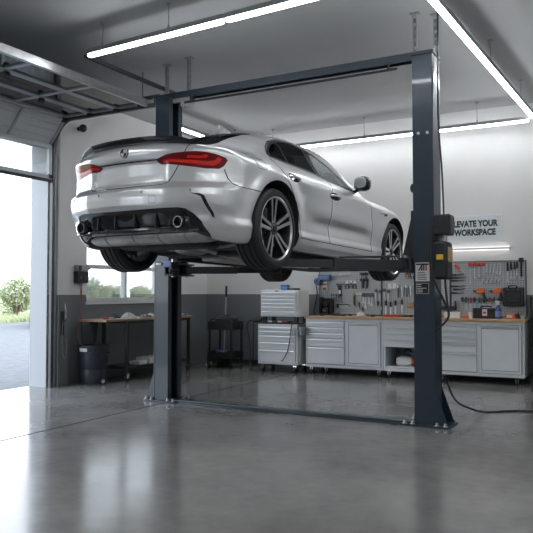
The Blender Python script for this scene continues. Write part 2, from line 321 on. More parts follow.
# sectional overhead door, nearly open: one glazed section low in the opening, one tipping round the bend, three glazed rows under the ceiling
def sectional_door(n, y0, y1, label):
    root = thing('door_%d' % n, label, 'garage door'); root['kind'] = 'structure'
    x = WX + .05; W = (y1 - y0); nb = round(W / .84); dy = W / nb
    # low vertical section
    m = MB().rim_frame(y0, y1, 2.86, 3.34, .055, x, x+.04, 'x')
    for k in range(1, nb): m.box(x, x+.04, y0+k*dy-.04, y0+k*dy+.04, 2.9, 3.3)
    o = m.build('glazed_panel', 'dframe', root, bevel=.004); MB().box(x+.015, x+.022, y0+.03, y1-.03, 2.89, 3.31).build('glazing', 'wglass', o)
    MB().box(x-.005, x+.045, y0, y1, 2.825, 2.862).build('bottom_seal', 'mblack', root)
    # tipped solid section with four pressed ribs
    a, b = Vector((x+.02, 3.35)), Vector((WX+.34, 3.665)); d = (b-a); nrm = Vector((-d.y, d.x)).normalized(); m = MB()
    prof = []
    for k in range(41):
        t = k/40; p = a + d*t + nrm*(-.008 if (k % 10) in (0,) else .0); prof.append((p.x, p.y))
    prof2 = [(p[0]+nrm.x*.035, p[1]+nrm.y*.035) for p in prof][::-1]
    o = MB().prism([(u, v) for u, v in prof+prof2], y0, y1, 'y').build('solid_panel', 'doorp', root, angle=20)
    for yy in (y0+.03, y0+.84*1+.2, y1-.75, y1-.03):
        MB().bar((a.x-nrm.x*.012, yy, a.y-nrm.y*.012), (b.x-nrm.x*.012, yy, b.y-nrm.y*.012), .04, .012, (-nrm.x,0,-nrm.y)).build('hinge_strap', 'dframe', root)
    # horizontal glazed rows
    zx = 3.685; x1 = WX + 1.70; x0 = WX + .345; dx = (x1 - x0) / 3
    for r_ in range(3):
        xa, xb = x0 + r_*dx, x0 + (r_+1)*dx - .01; m = MB().rim_frame(xa, xb, y0, y1, .045, zx, zx+.04, 'z')
        for k in range(1, nb): m.box(xa+.045, xb-.045, y1-k*dy-.03, y1-k*dy+.03, zx, zx+.04)
        o = m.build('glazed_panel', 'dframe', root, bevel=.004); MB().box(xa+.03, xb-.03, y0+.03, y1-.03, zx+.018, zx+.024).build('glazing', 'dglass', o)
    MB().box(x1-.01, x1+.035, y0-.02, y1+.02, zx-.02, zx+.075).build('end_rail', 'steel', root, bevel=.006)
    # tracks and rollers
    for yy in (y1+.035, y0-.035):
        s = 1 if yy > y1 else -1
        pts = [(x+.02, yy, 0.0), (x+.02, yy, 3.2)]; arc = [(x+.02+.33*(1-math.cos(t)), yy, 3.2+.48*math.sin(t)) for t in [i*math.pi/16 for i in range(1, 9)]]
        pts = pts + arc + [(x1+.12, yy, 3.68)]; m = MB()
        for p, q in zip(pts[:-1], pts[1:]): m.bar(p, q, .012, .055, (0, 1, 0)) if False else m.bar(p, q, .05, .05, (0,1,0))
        m.build('track', 'dsteel', root, bevel=.004)
        for kx, kz in ((x+.02, 2.9), (WX+.33, 3.655), (x0+dx, zx), (x0+2*dx, zx), (x1-.05, zx)):
            MB().cyl((kx, yy-s*.09, kz), (kx, yy-s*.02, kz), .034, n=12).build('roller', 'mblack', root)
    for k in range(2): MB().cyl((x0+dx*(k+1)-.005, y1-.9-dy*k, zx-.03), (x0+dx*(k+1)-.005, y1-.84-dy*k, zx-.03), .03, n=10).build('hinge', 'mblack', root)
    return root
sectional_door(1, D1[0]+.02, D1[1]-.04, 'open grey sectional garage door with glazed panels under the ceiling at the left')
sectional_door(2, D2[0]+.02, D2[1]-.04, 'unseen second sectional garage door near the camera, added to let in daylight')  # added door, never in view; its opening lights the car's rear
struct('trim_3', MB().box(WX, WX+.03, 6.97, 7.06, 0, 3.2).box(WX, WX+.03, D1[0]-.13, D1[0]-.04, 0, 3.2), 'dframe', bevel=.003)

# ---------------------------------------------------------------- ceiling lights
LZ = 3.84
def light_run(p0, p1, label, cuts, hang, name='ceiling_light', dm='lamp', dz=0.):
    p0, p1 = Vector((*p0, LZ+dz)), Vector((*p1, LZ+dz)); d = (p1-p0).normalized(); L = (p1-p0).length
    root = thing(name, label, 'ceiling light', p0, 0, 'suspended linear ceiling lights'); cs = [0] + cuts + [L]
    for a, b in zip(cs[:-1], cs[1:]):
        A, B = d*(a+.006), d*(b-.006)
        h = MB().bar(A+Vector((0,0,.03)), B+Vector((0,0,.03)), .062, .05).build('housing', 'lampoff', root, bevel=.004)
        MB().bar(A+d*.02+Vector((0,0,-.008)), B-d*.02+Vector((0,0,-.008)), .050, .028).build('diffuser', dm, h)
        if a == 0: MB().bar(A-d*.0, A+d*.018, .06, .045).build('end_cap', 'mblack', h)
    for t in hang:
        p = d*t; MB().cyl(p+Vector((0,0,.05)), p+Vector((0,0,CH-LZ-dz-.012)), .005, n=6).cyl(p+Vector((0,0,CH-LZ-dz-.02)), p+Vector((0,0,CH-LZ-dz)), .022, n=12).cyl(p+Vector((0,0,.05)), p+Vector((0,0,.09)), .012, n=8).build('hanger', 'galv', root)
    return root
XR, YF_, YB_ = -1.44, 5.55, 10.42
light_run((-5.15, 5.48), (-1.56, 5.25), 'linear ceiling light at top left running across in front of the lift', [1.80], [.22, 1.12, 2.6])
light_run((-1.57, 5.05), (-1.32, 10.50), 'linear ceiling light at top right running above the right lift post to the back', [4.6], [.9, 2.9, 4.6])
light_run((-6.2, 10.56), (-1.35, 10.46), 'linear ceiling light along the back wall above the pegboard', [2.3], [.6, 2.3, 4.1], dm='lamp2', dz=-.05)
light_run((-6.2, 8.35), (-6.2, 10.48), 'short linear ceiling light over the far left corner behind the car', [], [.3, 1.9], dm='lamp2')
light_run((-4.9, -1.2), (-4.9, 3.2), 'added linear ceiling light left of the camera, unseen, brightening the foreground', [2.2], [.5, 3.8])  # extra strip out of view, added for foreground brightness
light_run((-1.0, -2.4), (-1.0, 3.4), 'linear ceiling light overhead near the camera outside the picture', [2.9], [.5, 5.])  # added strip above the viewer, fills light onto the car's back
light_run((1.4, -1.5), (1.4, 8.0), 'added linear ceiling light at right, unseen, brightening the room', [3, 6], [.5, 5., 8.])  # unseen strip, put in to raise the room's brightness
# perforated strut channels
def strut(p0, p1, w=.04, n=None):
    p0, p1 = Vector(p0), Vector(p1); d = (p1-p0).normalized(); L = (p1-p0).length; side = d.cross(Vector((0,0,1)))
    if side.length < .1: side = Vector((1,0,0))
    side.normalize(); m = MB(); up = side.cross(d)
    for s in (-1, 1): m.bar(p0+side*s*w/2, p1+side*s*w/2, .004, w, up)
    k = max(3, int(L/.07))
    for i in range(k): a = p0+d*(L*i/k); m.bar(a-up*w/2, a+d*L/k*.55-up*w/2, w, .004, up)
    return m
s1 = strut((-5.22, YF_-.03, 3.86), (-5.22, 7.2, 3.86)); o = s1.build('strut_channel', 'dsteel'); tag(o, 'perforated steel strut channel running back from the top left light', 'strut')
[MB().cyl((-5.22, q, 3.88), (-5.22, q, CH), .006, n=6).build('hanger_rod', 'dsteel', o) for q in (7.0,)]
o = strut((-5.85, 6.965, 3.80), (-5.31, 6.965, 3.80)).build('strut_channel', 'dsteel'); tag(o, 'short perforated strut from garage door track to the strut channel', 'strut')
MB().cyl((-5.6, 6.965, 3.82), (-5.6, 6.965, CH), .006, n=6).build('hanger_rod', 'dsteel', o); MB().cyl((-5.4, 6.965, 3.70), (-5.4, 6.965, 3.79), .015, n=8).build('track_tie', 'dsteel', o)

# ---------------------------------------------------------------- the two-post lift
LY, LXL, LXR, LH = 6.8, -5.06, -1.86, 3.70
lift = thing('two_post_lift', 'dark navy-grey two-post vehicle lift holding up the silver car', 'vehicle lift', (-3.46, LY, 0))
def lp(x, y, z): return (x+3.46, y-LY, z)
for s, X in ((1, LXL), (-1, LXR)):
    # C-section column open to the inside
    m = MB(); xo, xi = X - s*.10, X + s*.105; y0, y1 = LY-.135, LY+.135; t = .012
    def bx(a, b, c, d_, z0=.02, z1=LH-.02): m.box(a+3.46, b+3.46, c-LY, d_-LY, z0, z1)
    bx(xo, xo+s*t, y0, y1); bx(xo, xi, y0, y0+t); bx(xo, xi, y1-t, y1); bx(xi-s*t, xi, y0, y0+.075); bx(xi-s*t, xi, y1-.075, y1); bx(xi-s*.09, xi-s*.05, y0+t, y0+.03); bx(xi-s*.09, xi-s*.05, y1-.03, y1-t)
    c = m.build('column', 'lift', lift, bevel=.004)
    b = MB().box(X-.24+3.46, X+.24+3.46, -.17, .19, 0, .02)
    b.build('base_plate', 'lift', c, bevel=.003)
    for yy in (y0+.004, y1-.016):     # welded gusset fins beside the foot
        MB().prism([(xo+3.46, .02), (xo-s*.12+3.46, .02), (xo+3.46, .36)], yy-LY, yy+.012-LY, 'y').build('gusset', 'lift', c)
    for bx_ in (-.2, -.12, .12, .2):
        if abs(bx_) < .15 and False: continue
        for by in (-.155, .165):
            MB().cyl((X+bx_+3.46, by, .02), (X+bx_+3.46, by, .05), .014, n=8).cyl((X+bx_+3.46, by, .02), (X+bx_+3.46, by, .026), .024, n=12).build('anchor_bolt', 'steel', c)
    MB().box(X-.112+3.46, X+.112+3.46, -.147, .147, LH-.03, LH).build('top_plate', 'liftb', c, bevel=.003)
    for bx_ in (-.045, .045): MB().cyl((X+bx_+3.46, y0-LY-.012, 2.88), (X+bx_+3.46, y0-LY, 2.88), .016, n=6).build('bolt', 'steel', c)
    # lifting chain and cylinder inside the channel
    MB().cyl((X+3.46-s*.02, .02, .05), (X+3.46-s*.02, .02, 2.6), .035, n=12).build('hydraulic_cylinder', 'liftb', c)
    MB().bar((X+3.46+s*.03, -.03, .05), (X+3.46+s*.03, -.03, LH-.1), .025, .012, (0,1,0)).build('lifting_chain', 'dsteel', c)
    # perforated ceiling braces
    for q in (((.30, .0), (-.10, .10)) if s == 1 else ((-.11, .0), (.07, .12))):
        (strut((X+q[0]+3.46, q[1], LH+.035 if q[1] == 0 else LH-.02), (X+q[0]+3.46, q[1], CH-.01), .035).box(X+q[0]+3.46-.05, X+q[0]+3.46+.05, q[1]-.03, q[1]+.03, CH-.012, CH)).build('ceiling_brace', 'galv', lift)
m = MB().box(*[v+3.46 for v in (LXL-.08, LXR+.08)], -.05, .05, LH+.02, LH+.037).box(*[v+3.46 for v in (LXL-.08, LXR+.08)], -.05, -.04, LH-.05, LH+.02).box(*[v+3.46 for v in (LXL-.08, LXR+.08)], .04, .05, LH-.05, LH+.02)
m.build('crossbeam', 'lift', lift, bevel=.002)
MB().tube(spline([lp(-4.66,LY-.07,LH-.02), lp(-4.66,LY-.07,LH-.10), lp(-4.6,LY-.07,LH-.115), lp(-2.32,LY-.07,LH-.115), lp(-2.24,LY-.07,LH-.10), lp(-2.22,LY-.07,LH-.02)], 4), .014, 8).box(-4.68+3.46,-4.64+3.46,-.1,-.04,LH-.1,LH-.06).build('shutoff_bar', 'liftb', lift)
MB().box(-4.95+3.46, -4.70+3.46, -.07, -.03, LH-.10, LH-.05).cyl(lp(-4.8,LY-.07,LH-.13), lp(-4.8,LY-.02,LH-.13), .035).cyl(lp(-4.68,LY-.07,LH-.12), lp(-4.68,LY-.02,LH-.12), .02).build('shutoff_switch', 'galv', lift)
m = MB().box(LXL+.105+3.46, LXR-.105+3.46, -.13, -.02, 0, .035).box(LXL+.105+3.46, LXR-.105+3.46, -.15, -.13, 0, .012).box(LXL+.105+3.46, LXR-.105+3.46, -.02, 0, 0, .012)
m.build('floor_beam', 'lift', lift, bevel=.005)
# carriages and swing arms
PADS = {(-1, 'r'): (-4.10, 5.62), (-1, 'f'): (-4.08, 7.30), (1, 'r'): (-2.86, 5.56), (1, 'f'): (-2.80, 7.22)}
AZ = 1.575
for s, X in ((-1, LXL), (1, LXR)):
    xi = X - s*.11; m = MB()
    m.box(X-s*.03+3.46, xi-s*.03+3.46, -.10, .10, 1.5, 2.12)
    m.box(xi+3.46, xi-s*.13+3.46, -.22, .22, AZ-.075, AZ-.055); m.box(xi+3.46, xi-s*.13+3.46, -.22, .22, AZ+.055, AZ+.075)
    m.box(xi+3.46, xi-s*.02+3.46, -.22, .22, AZ-.055, AZ+.055)
    cg = m.build('carriage', 'liftb', lift, bevel=.004)
    for yy in (-.09, .08): MB().prism([(xi-s*.03+3.46, 2.05), (xi-s*.03+3.46, AZ+.07), (xi-s*.125+3.46, AZ+.07)], yy, yy+.012, 'y').build('gusset', 'liftb', cg)
    for k in ('r', 'f'):
        px, py = PADS[(s, k)]; pv = Vector(lp(xi-s*.075, LY + (-.14 if k == 'r' else .14), AZ)); pt = Vector(lp(px, py, AZ)); d = (pt-pv); L = d.length; d.normalize()
        if k == 'f' and s == -1: pt = Vector(lp(-3.86, 7.42, AZ)); d = (pt-pv); L = d.length; d.normalize()
        if k == 'r': m = MB().bar(pv-d*.05, pv+d*L*.62, .10, .10)
        else: m = MB().bar(pv-d*.05, pv+d*L*.55, .10, .085)
        m.cyl(pv-Vector((0,0,.052)), pv+Vector((0,0,.052)), .06, n=16)
        a = m.build('swing_arm', 'liftb', lift, bevel=.005)
        MB().bar(pv+d*L*.5, pt+d*.03, .075, .07).build('arm_extension', 'liftb', a, bevel=.004)
        MB().cyl(pv-Vector((0,0,.09)), pv+Vector((0,0,.10)), .022, n=12).build('pivot_pin', 'steel', a)
        cz = 1.498+.19-.02*(py-5.114)
        MB().cyl((pt.x,pt.y,AZ+.03), (pt.x,pt.y,cz-.03), .03, n=14).build('pad_screw', 'steel', a)
        MB().lathe([(.055,cz-.035),(.065,cz-.03),(.065,cz-.004),(.05,cz-.001)], 18, c=(pt.x,pt.y,0)).build('lift_pad', 'rubber', a)
        if k == 'r': MB().tube([pv+Vector((-s*.06,0,.09)), pv+d*L*.55+Vector((0,0,.065))], .01, 8).build('restraint_rod', 'liftb', a)
# blue release block on the left carriage
MB().box(LXL+.13+3.46, LXL+.24+3.46, -.26, -.16, 1.60, 1.68).build('release_block', 'lblue', lift, bevel=.01)
MB().cyl(lp(LXL+.10, LY-.25, 1.64), lp(LXL+.02, LY-.25, 1.64), .02).build('release_knob', 'steel', lift)
# power unit on the outer side of the right column
pu = MB().box(LXR+.115+3.46, LXR+.25+3.46, -.24, .0, 1.43, 1.80).build('power_unit', 'mblack', lift, bevel=.03)
MB().box(LXR+.10+3.46, LXR+.27+3.46, -.19, -.02, 1.86, 2.06).box(LXR+.09+3.46, LXR+.14+3.46, -.15, -.05, 1.8, 2.0).build('motor', 'mblack', lift, bevel=.012)
for q in range(5): MB().box(LXR+.271+3.46, LXR+.276+3.46, -.18+q*.033, -.165+q*.033, 1.88, 2.04).build('cooling_fin', 'gblack', pu)
MB().box(LXR+.15+3.46, LXR+.215+3.46, -.243, -.2405, 1.62, 1.67).build('warning_sticker', 'yellow', pu)
MB().box(LXR+.235+3.46, LXR+.262+3.46, -.20, -.06, 1.60, 1.74).build('warning_sticker', 'tan', pu)
MB().cyl(lp(LXR+.19, LY-.1, 1.80), lp(LXR+.19, LY-.1, 1.87), .03).build('coupling', 'steel', pu)
MB().cyl(lp(LXR-.112, LY-.05, 2.35), lp(LXR-.15, LY-.05, 2.35), .03, n=12).box(LXR-.14+3.46, LXR-.1+3.46, -.08, -.02, 2.31, 2.39).build('safety_lock', 'mblack', lift)
# plate labels on the right column
yf = -.1355
lb = MB().box(LXR-.085+3.46, LXR+.055+3.46, yf-.003, yf, 1.415, 1.60).build('lift_label', 'paper', lift)
MB().box(LXR-.078+3.46, LXR+.048+3.46, yf-.0045, yf-.003, 1.575, 1.59).build('label_heading', 'ink', lb)
X0 = LXR-.06+3.46
m = MB().prism([(X0,1.52),(X0+.015,1.52),(X0+.042,1.565),(X0+.042,1.575),(X0+.035,1.575)], yf-.0045, yf-.003).prism([(X0+.028,1.52),(X0+.046,1.52),(X0+.046,1.575),(X0+.034,1.575),(X0+.034,1.535),(X0+.028,1.535)], yf-.0045, yf-.003).box(X0+.052,X0+.066,yf-.0045,yf-.003,1.52,1.575)
m.build('label_mark', 'ink', lb); MB().box(X0+.074,X0+.09,yf-.0045,yf-.003,1.52,1.575).build('label_mark', 'red', lb)
m = MB(); rr = random.Random(3)
for q in range(5): m.box(X0-.005, X0+.06+rr.random()*.04, yf-.0045, yf-.003, 1.50-q*.017, 1.506-q*.017)
m.build('label_lines', 'ink', lb)
lb = MB().box(LXR-.085+3.46, LXR+.055+3.46, yf-.003, yf, 1.285, 1.405).build('lift_label', 'ink', lift, bevel=0)
m = MB().rim_frame(X0-.018, X0+.108, 1.292, 1.398, .003, yf-.0045, yf-.003)
for q in range(5): m.box(X0-.008, X0+.03+rr.random()*.065, yf-.0045, yf-.003, 1.38-q*.018, 1.386-q*.018)
m.build('label_lines', 'paper', lb)
# cables on the right column
MB().tube(spline([lp(LXR+.13,LY-.02,CH-.02), lp(LXR+.125,LY-.02,3.7), lp(LXR+.13,LY-.04,3.0), lp(LXR+.17,LY-.08,2.5), lp(LXR+.19,LY-.1,2.05)], 8), .009, 8).build('power_cable', 'mblack', lift)
MB().tube(spline([lp(LXR+.15,LY-.25,1.98), lp(LXR+.11,LY-.27,1.9), lp(LXR+.10,LY-.28,1.6), lp(LXR+.14,LY-.27,1.40), lp(LXR+.22,LY-.2,1.20), lp(LXR+.24,LY-.15,1.08), lp(LXR+.16,LY-.12,.98), lp(LXR+.11,LY-.12,.95)], 8), .011, 8).build('hydraulic_hose', 'mblack', lift)
MB().tube(spline([lp(LXR+.20,LY-.12,1.44), lp(LXR+.21,LY-.12,1.3), lp(LXR+.24,LY-.15,1.1)], 8), .011, 8).build('hydraulic_hose', 'mblack', lift)
# ---------------------------------------------------------------- the car
CARX, CARY, CARZ, YAWC, PITC = -3.529, 5.114, 1.498, .036, .02
car = thing('car', 'silver four-door saloon raised on the lift, seen from behind and to its right', 'car', (CARX, CARY, CARZ))
car.rotation_euler = (-PITC, 0, -YAWC)

def body_mesh():
    nx, ny, nz = 74, 196, 62
    X = np.linspace(-.92, .92, nx+1); Y = np.linspace(-1.02, 3.72, ny+1); Z = np.linspace(.12, 1.45, nz+1)
    idx = {}; pts = []
    def vid(i, j, k):
        key = (i, j, k)
        if key not in idx: idx[key] = len(pts); pts.append((X[i], Y[j], Z[k]))
        return idx[key]
    fs = []
    for i in range(nx):
        for j in range(ny):
            for k in (0, nz): fs.append([vid(i,j,k), vid(i+1,j,k), vid(i+1,j+1,k), vid(i,j+1,k)])
    for j in range(ny):
        for k in range(nz):
            for i in (0, nx): fs.append([vid(i,j,k), vid(i,j+1,k), vid(i,j+1,k+1), vid(i,j,k+1)])
    for i in range(nx):
        for k in range(nz):
            for j in (0, ny): fs.append([vid(i,j,k), vid(i+1,j,k), vid(i+1,j,k+1), vid(i,j,k+1)])
    P = np.array(pts); Q = np.zeros_like(P); Q[:,1] = np.clip(P[:,1], -.15, 2.9); Q[:,2] = .60
    D = P - Q; lo = np.zeros(len(P)); hi = np.full(len(P), 1.0)
    t = np.linspace(.05, 2.2, 70); first = np.full(len(P), np.nan); prev = np.zeros(len(P))
    for tt in t:
        f = F(Q + D*tt); hitm = (f > 0) & np.isnan(first); first[hitm] = tt; lo[hitm] = prev[hitm]; prev[:] = tt
    first = np.where(np.isnan(first), 2.2, first); hi = first
    for _ in range(22):
        mid = (lo+hi)/2; f = F(Q + D*mid[:,None]); out = f > 0; hi = np.where(out, mid, hi); lo = np.where(out, lo, mid)
    P = Q + D*hi[:,None]
    bm = bmesh.new(); vs = [bm.verts.new(p) for p in P.tolist()]
    for f in fs: bm.faces.new([vs[i] for i in f])
    bmesh.ops.recalc_face_normals(bm, faces=bm.faces)
    return bm
bm = body_mesh()

SIDE = ((0,1,0), (0,0,1)); REAR = ((1,0,0), (0,0,1)); TOP = ((1,0,0), (0,1,0))
TH = R(40); DIAG = ((math.cos(TH), math.sin(TH), 0), (0,0,1))
def uv(view, co, s):
    U, V = view; return (U[0]*co[0]*s + U[1]*co[1] + U[2]*co[2], V[0]*co[0]*s + V[1]*co[1] + V[2]*co[2])
def offs(view): return .579 if view is DIAG else 0.      # DIAG u = .766|x| + .643(y+.9)
def inside(poly, u, v):
    c = False; n = len(poly); j = n-1
    for i in range(n):
        a, b = poly[i], poly[j]
        if (a[1] > v) != (b[1] > v) and u < (b[0]-a[0])*(v-a[1])/(b[1]-a[1]) + a[0]: c = not c
        j = i
    return c
REG = []
def region(name, view, poly, cond, both=True):
    REG.append((name, view, poly, cond)); us = [p[0] for p in poly]; vs_ = [p[1] for p in poly]; o = offs(view)
    b0, b1, c0, c1 = min(us)-.05, max(us)+.05, min(vs_)-.05, max(vs_)+.05
    cand = {1: [], -1: []}
    for f in bm.faces:
        co = f.calc_center_median(); s = 1 if co.x >= 0 else -1; u, v = uv(view, co, s); u += o
        if b0 < u < b1 and c0 < v < c1 and cond(co, f.normal): cand[s].append(f)
    U, V = Vector(view[0]), Vector(view[1])
    for s in (1, -1):
        Us = Vector((U.x*s, U.y, U.z)); fcs = set(cand[s])
        for i in range(len(poly)):
            a, b = poly[i], poly[(i+1) % len(poly)]; du, dv = b[0]-a[0], b[1]-a[1]; L = math.hypot(du, dv)
            if L < 1e-6: continue
            nrm = (Us*dv/L - V*du/L)
            # a point on the plane: solve Us.p = a0-o, V.p = a1
            co = Us*((a[0]-o)/Us.length_squared) + V*a[1]
            mu, mv = (a[0]+b[0])/2, (a[1]+b[1])/2; sub = []
            for f in fcs:
                if not f.is_valid: continue
                q = f.calc_center_median(); u, v = uv(view, q, s); u += o
                t = ((u-mu)*du+(v-mv)*dv)/L
                if abs(t) < L/2+.03 and abs((u-mu)*dv-(v-mv)*du)/L < .06: sub.append(f)
            if not sub: continue
            geom = list({e for f in sub for e in f.edges}) + list({v for f in sub for v in f.verts}) + sub
            r = bmesh.ops.bisect_plane(bm, geom=geom, dist=2e-5, plane_co=co, plane_no=nrm)
            fcs |= {g for g in r['geom'] if isinstance(g, bmesh.types.BMFace)}
            fcs = {f for f in fcs if f.is_valid}
def line(name, view, pts, w, cond):
    for a, b in zip(pts[:-1], pts[1:]):
        du, dv = b[0]-a[0], b[1]-a[1]; L = math.hypot(du, dv); nx_, ny_ = -dv/L*w/2, du/L*w/2; e = w*.25/L
        a2 = (a[0]-du*e, a[1]-dv*e); b2 = (b[0]+du*e, b[1]+dv*e)
        region(name, view, [(a2[0]+nx_,a2[1]+ny_), (b2[0]+nx_,b2[1]+ny_), (b2[0]-nx_,b2[1]-ny_), (a2[0]-nx_,a2[1]-ny_)], cond)
side = lambda c, n: abs(c.x) > .45 and abs(n.x) > .25
arch = lambda c, n: abs(c.x) > .50 and c.z < 1.
rear = lambda c, n: c.y < -.45
corner = lambda c, n: c.y < -.4 and abs(c.x) > .15
bmb = lambda c, n: c.y < -.25
topc = lambda c, n: c.z > .9 and n.z > .15
for yw in (0, WBASE):
    region('hole', SIDE, [(yw+ARC_R*math.cos(2*math.pi*i/44), ARC_Z+ARC_R*math.sin(2*math.pi*i/44)) for i in range(44)], arch)
region('underbody', TOP, [(-.01,-.80),(.45,-.77),(.60,-.70),(.70,-.58),(.765,-.42),(.79,-.2),(.79,2.9),(.7,3.35),(.3,3.45),(-.01,3.5)], lambda c, n: n.z < -.3 and c.z < .36)
# side windows
DLO = [(-.03,.955),(.005,.985),(.09,1.06),(.235,1.145),(.409,1.206),(.54,1.232),(.70,1.242),(.90,1.230),(1.09,1.194),(1.30,1.128),(1.5,1.03),(1.60,.95),(1.63,.905),(1.45,.905),(1.17,.921),(.86,.939),(.53,.950),(.24,.952)]
region('side_window_quarter', SIDE, [(.02,.972),(.10,1.05),(.24,1.130),(.36,1.172),(.30,.965),(.24,.966)], side)
region('side_window_rear', SIDE, [(.385,1.182),(.54,1.216),(.70,1.226),(.88,1.216),(.865,1.08),(.86,.953),(.53,.964),(.325,.965)], side)
region('side_window_front', SIDE, [(.985,1.196),(1.09,1.174),(1.30,1.106),(1.49,1.012),(1.58,.935),(1.58,.918),(1.45,.919),(1.17,.935),(.93,.950),(.935,1.08)], side)
region('window_surround', SIDE, DLO, side)
chr_ = [(-.05,.942),(-.02,.99),(.08,1.072),(.235,1.158),(.409,1.218),(.54,1.244),(.70,1.254),(.90,1.242),(1.09,1.206),(1.30,1.140),(1.51,1.042),(1.615,.957),(1.66,.889),(1.45,.889),(1.17,.905),(.86,.923),(.53,.934),(.24,.936)]
region('window_chrome_strip', SIDE, chr_, side)
# tail lamps
LAMP = [(.238,.821),(.302,.846),(.361,.856),(.45,.863),(.532,.864),(.606,.858),(.69,.845),(.76,.823),(.773,.803),(.745,.758),(.707,.736),(.608,.734),(.496,.75),(.392,.766),(.272,.783),(.242,.805)]
region('lamp_bright', DIAG, [(.285,.800),(.37,.790),(.47,.778),(.58,.762),(.665,.757),(.705,.778),(.73,.812),(.70,.826),(.672,.798),(.62,.788),(.50,.800),(.37,.812),(.29,.816)], corner)
region('lamp_bright', DIAG, [(.46,.818),(.55,.812),(.61,.816),(.625,.836),(.60,.842),(.56,.830),(.47,.836)], corner)
region('tail_lamp', DIAG, LAMP, corner)
# rear fascia
DIF = [(-.01,.428),(.20,.430),(.40,.434),(.50,.436),(.555,.426),(.60,.39),(.648,.33),(.675,.24),(.64,.15),(-.01,.15)]
region('diffuser', REAR, DIF, lambda c, n: c.y < -.60)
region('bumper_slit', REAR, [(.598,.540),(.672,.536),(.697,.520),(.713,.47),(.728,.40),(.732,.355),(.715,.37),(.702,.41),(.688,.475),(.672,.515),(.64,.529)], lambda c, n: c.y < -.5)
line('panel_gap', REAR, [(.563,.93),(.540,.87),(.519,.827),(.475,.762),(.435,.69),(.407,.645),(.37,.622),(.30,.614),(-.01,.611)], .007, lambda c, n: c.y < -.7 and c.z > .58)
line('panel_gap', SIDE, [(-.665,.735),(-.640,.665),(-.61,.630),(-.55,.614),(-.30,.607)], .006, lambda c, n: abs(c.x) > .6)
line('panel_gap', SIDE, [(-.075,.925),(.01,.879),(.075,.829),(.15,.76),(.255,.65),(.355,.523),(.42,.41),(.425,.30)], .007, side)
line('panel_gap', SIDE, [(.955,.93),(1.045,.905),(1.082,.86),(1.080,.75),(1.073,.6),(1.069,.45),(1.069,.30)], .007, side)
line('panel_gap', SIDE, [(1.66,.895),(2.02,.855),(2.075,.77),(2.12,.626),(2.15,.48),(2.14,.30)], .007, side)
line('panel_gap', SIDE, [(.425,.302),(2.14,.302)], .006, side)
line('panel_gap', SIDE, [(-.37,.885),(-.31,.80),(-.22,.797),(-.19,.812),(-.215,.885),(-.37,.885)], .004, side)
region('handle_recess', SIDE, [(.145,.815),(.19,.842),(.28,.850),(.36,.836),(.40,.812),(.36,.79),(.28,.777),(.19,.785)], side)
region('handle_recess', SIDE, [(1.0,.770),(1.05,.797),(1.14,.805),(1.22,.792),(1.27,.765),(1.22,.742),(1.14,.731),(1.05,.739)], side)
region('rear_window', TOP, [(-.01,-.36),(.30,-.345),(.38,-.30),(.40,-.20),(.375,0),(.35,.25),(.34,.40),(.30,.455),(-.01,.475)], topc)
region('windshield', TOP, [(-.01,1.63),(.3,1.60),(.47,1.53),(.56,1.64),(.64,1.80),(.66,1.97),(.60,2.16),(.3,2.35),(-.01,2.40)], topc)
region('headlamp', SIDE, [(3.15,.66),(3.45,.64),(3.7,.62),(3.7,.54),(3.3,.56)], lambda c, n: c.y > 3. and abs(c.x) > .42)
region('grille', REAR, [(-.01,.60),(.30,.60),(.36,.55),(.30,.46),(-.01,.46)], lambda c, n: c.y > 3.3)

bm.faces.ensure_lookup_table(); bm.verts.index_update()
PART = {}
def door_part(c):
    y, z = c.y, c.z
    if z < .302: return 'sill'
    yr = np.interp(z, [.30,.41,.523,.65,.76,.829,.879,.925], [.425,.42,.355,.255,.15,.075,.01,-.075])
    ym = np.interp(z, [.30,.45,.6,.75,.86,.905,.93,1.25], [1.069,1.069,1.073,1.080,1.082,1.045,.955,.955])
    yf = np.interp(z, [.30,.48,.626,.77,.855,.895,.94], [2.14,2.15,2.12,2.075,2.02,1.66,1.63])
    if yr < y < ym: return 'rear_door'
    if ym <= y < yf: return 'front_door'
    return None
for f in bm.faces:
    c = f.calc_center_median(); n = f.normal; s = 1 if c.x >= 0 else -1; got = None
    for name, view, poly, cond in REG:
        if not cond(c, n): continue
        u, v = uv(view, c, s)
        if inside(poly, u+offs(view), v): got = name; break
    if got == 'hole': continue
    if got is None:
        if False: pass
        elif c.y < -.30 and (c.z < .607 if c.y < -.6 else c.z < .607): got = 'rear_bumper'
        elif c.y < -.36 and c.z > .60 and abs(c.x) < np.interp(c.z, [.611,.614,.622,.645,.69,.762,.827,.87,.93], [.2,.30,.37,.407,.435,.475,.519,.54,.563]): got = 'boot_lid'
        elif 2.42 < c.y < 3.6 and n.z > .5 and abs(c.x) < .70: got = 'bonnet'
        elif abs(n.x) > .3 and c.z < .93 and -.3 < c.y < 2.3: got = door_part(c) or 'body_shell'
        else: got = 'body_shell'
    if got in ('rear_door','front_door','tail_lamp','lamp_bright','sill','side_window_quarter','side_window_rear','side_window_front','window_surround','window_chrome_strip','handle_recess','bumper_slit','headlamp'):
        got = got + ('/R' if s > 0 else '/L')
    PART.setdefault(got, []).append(f)
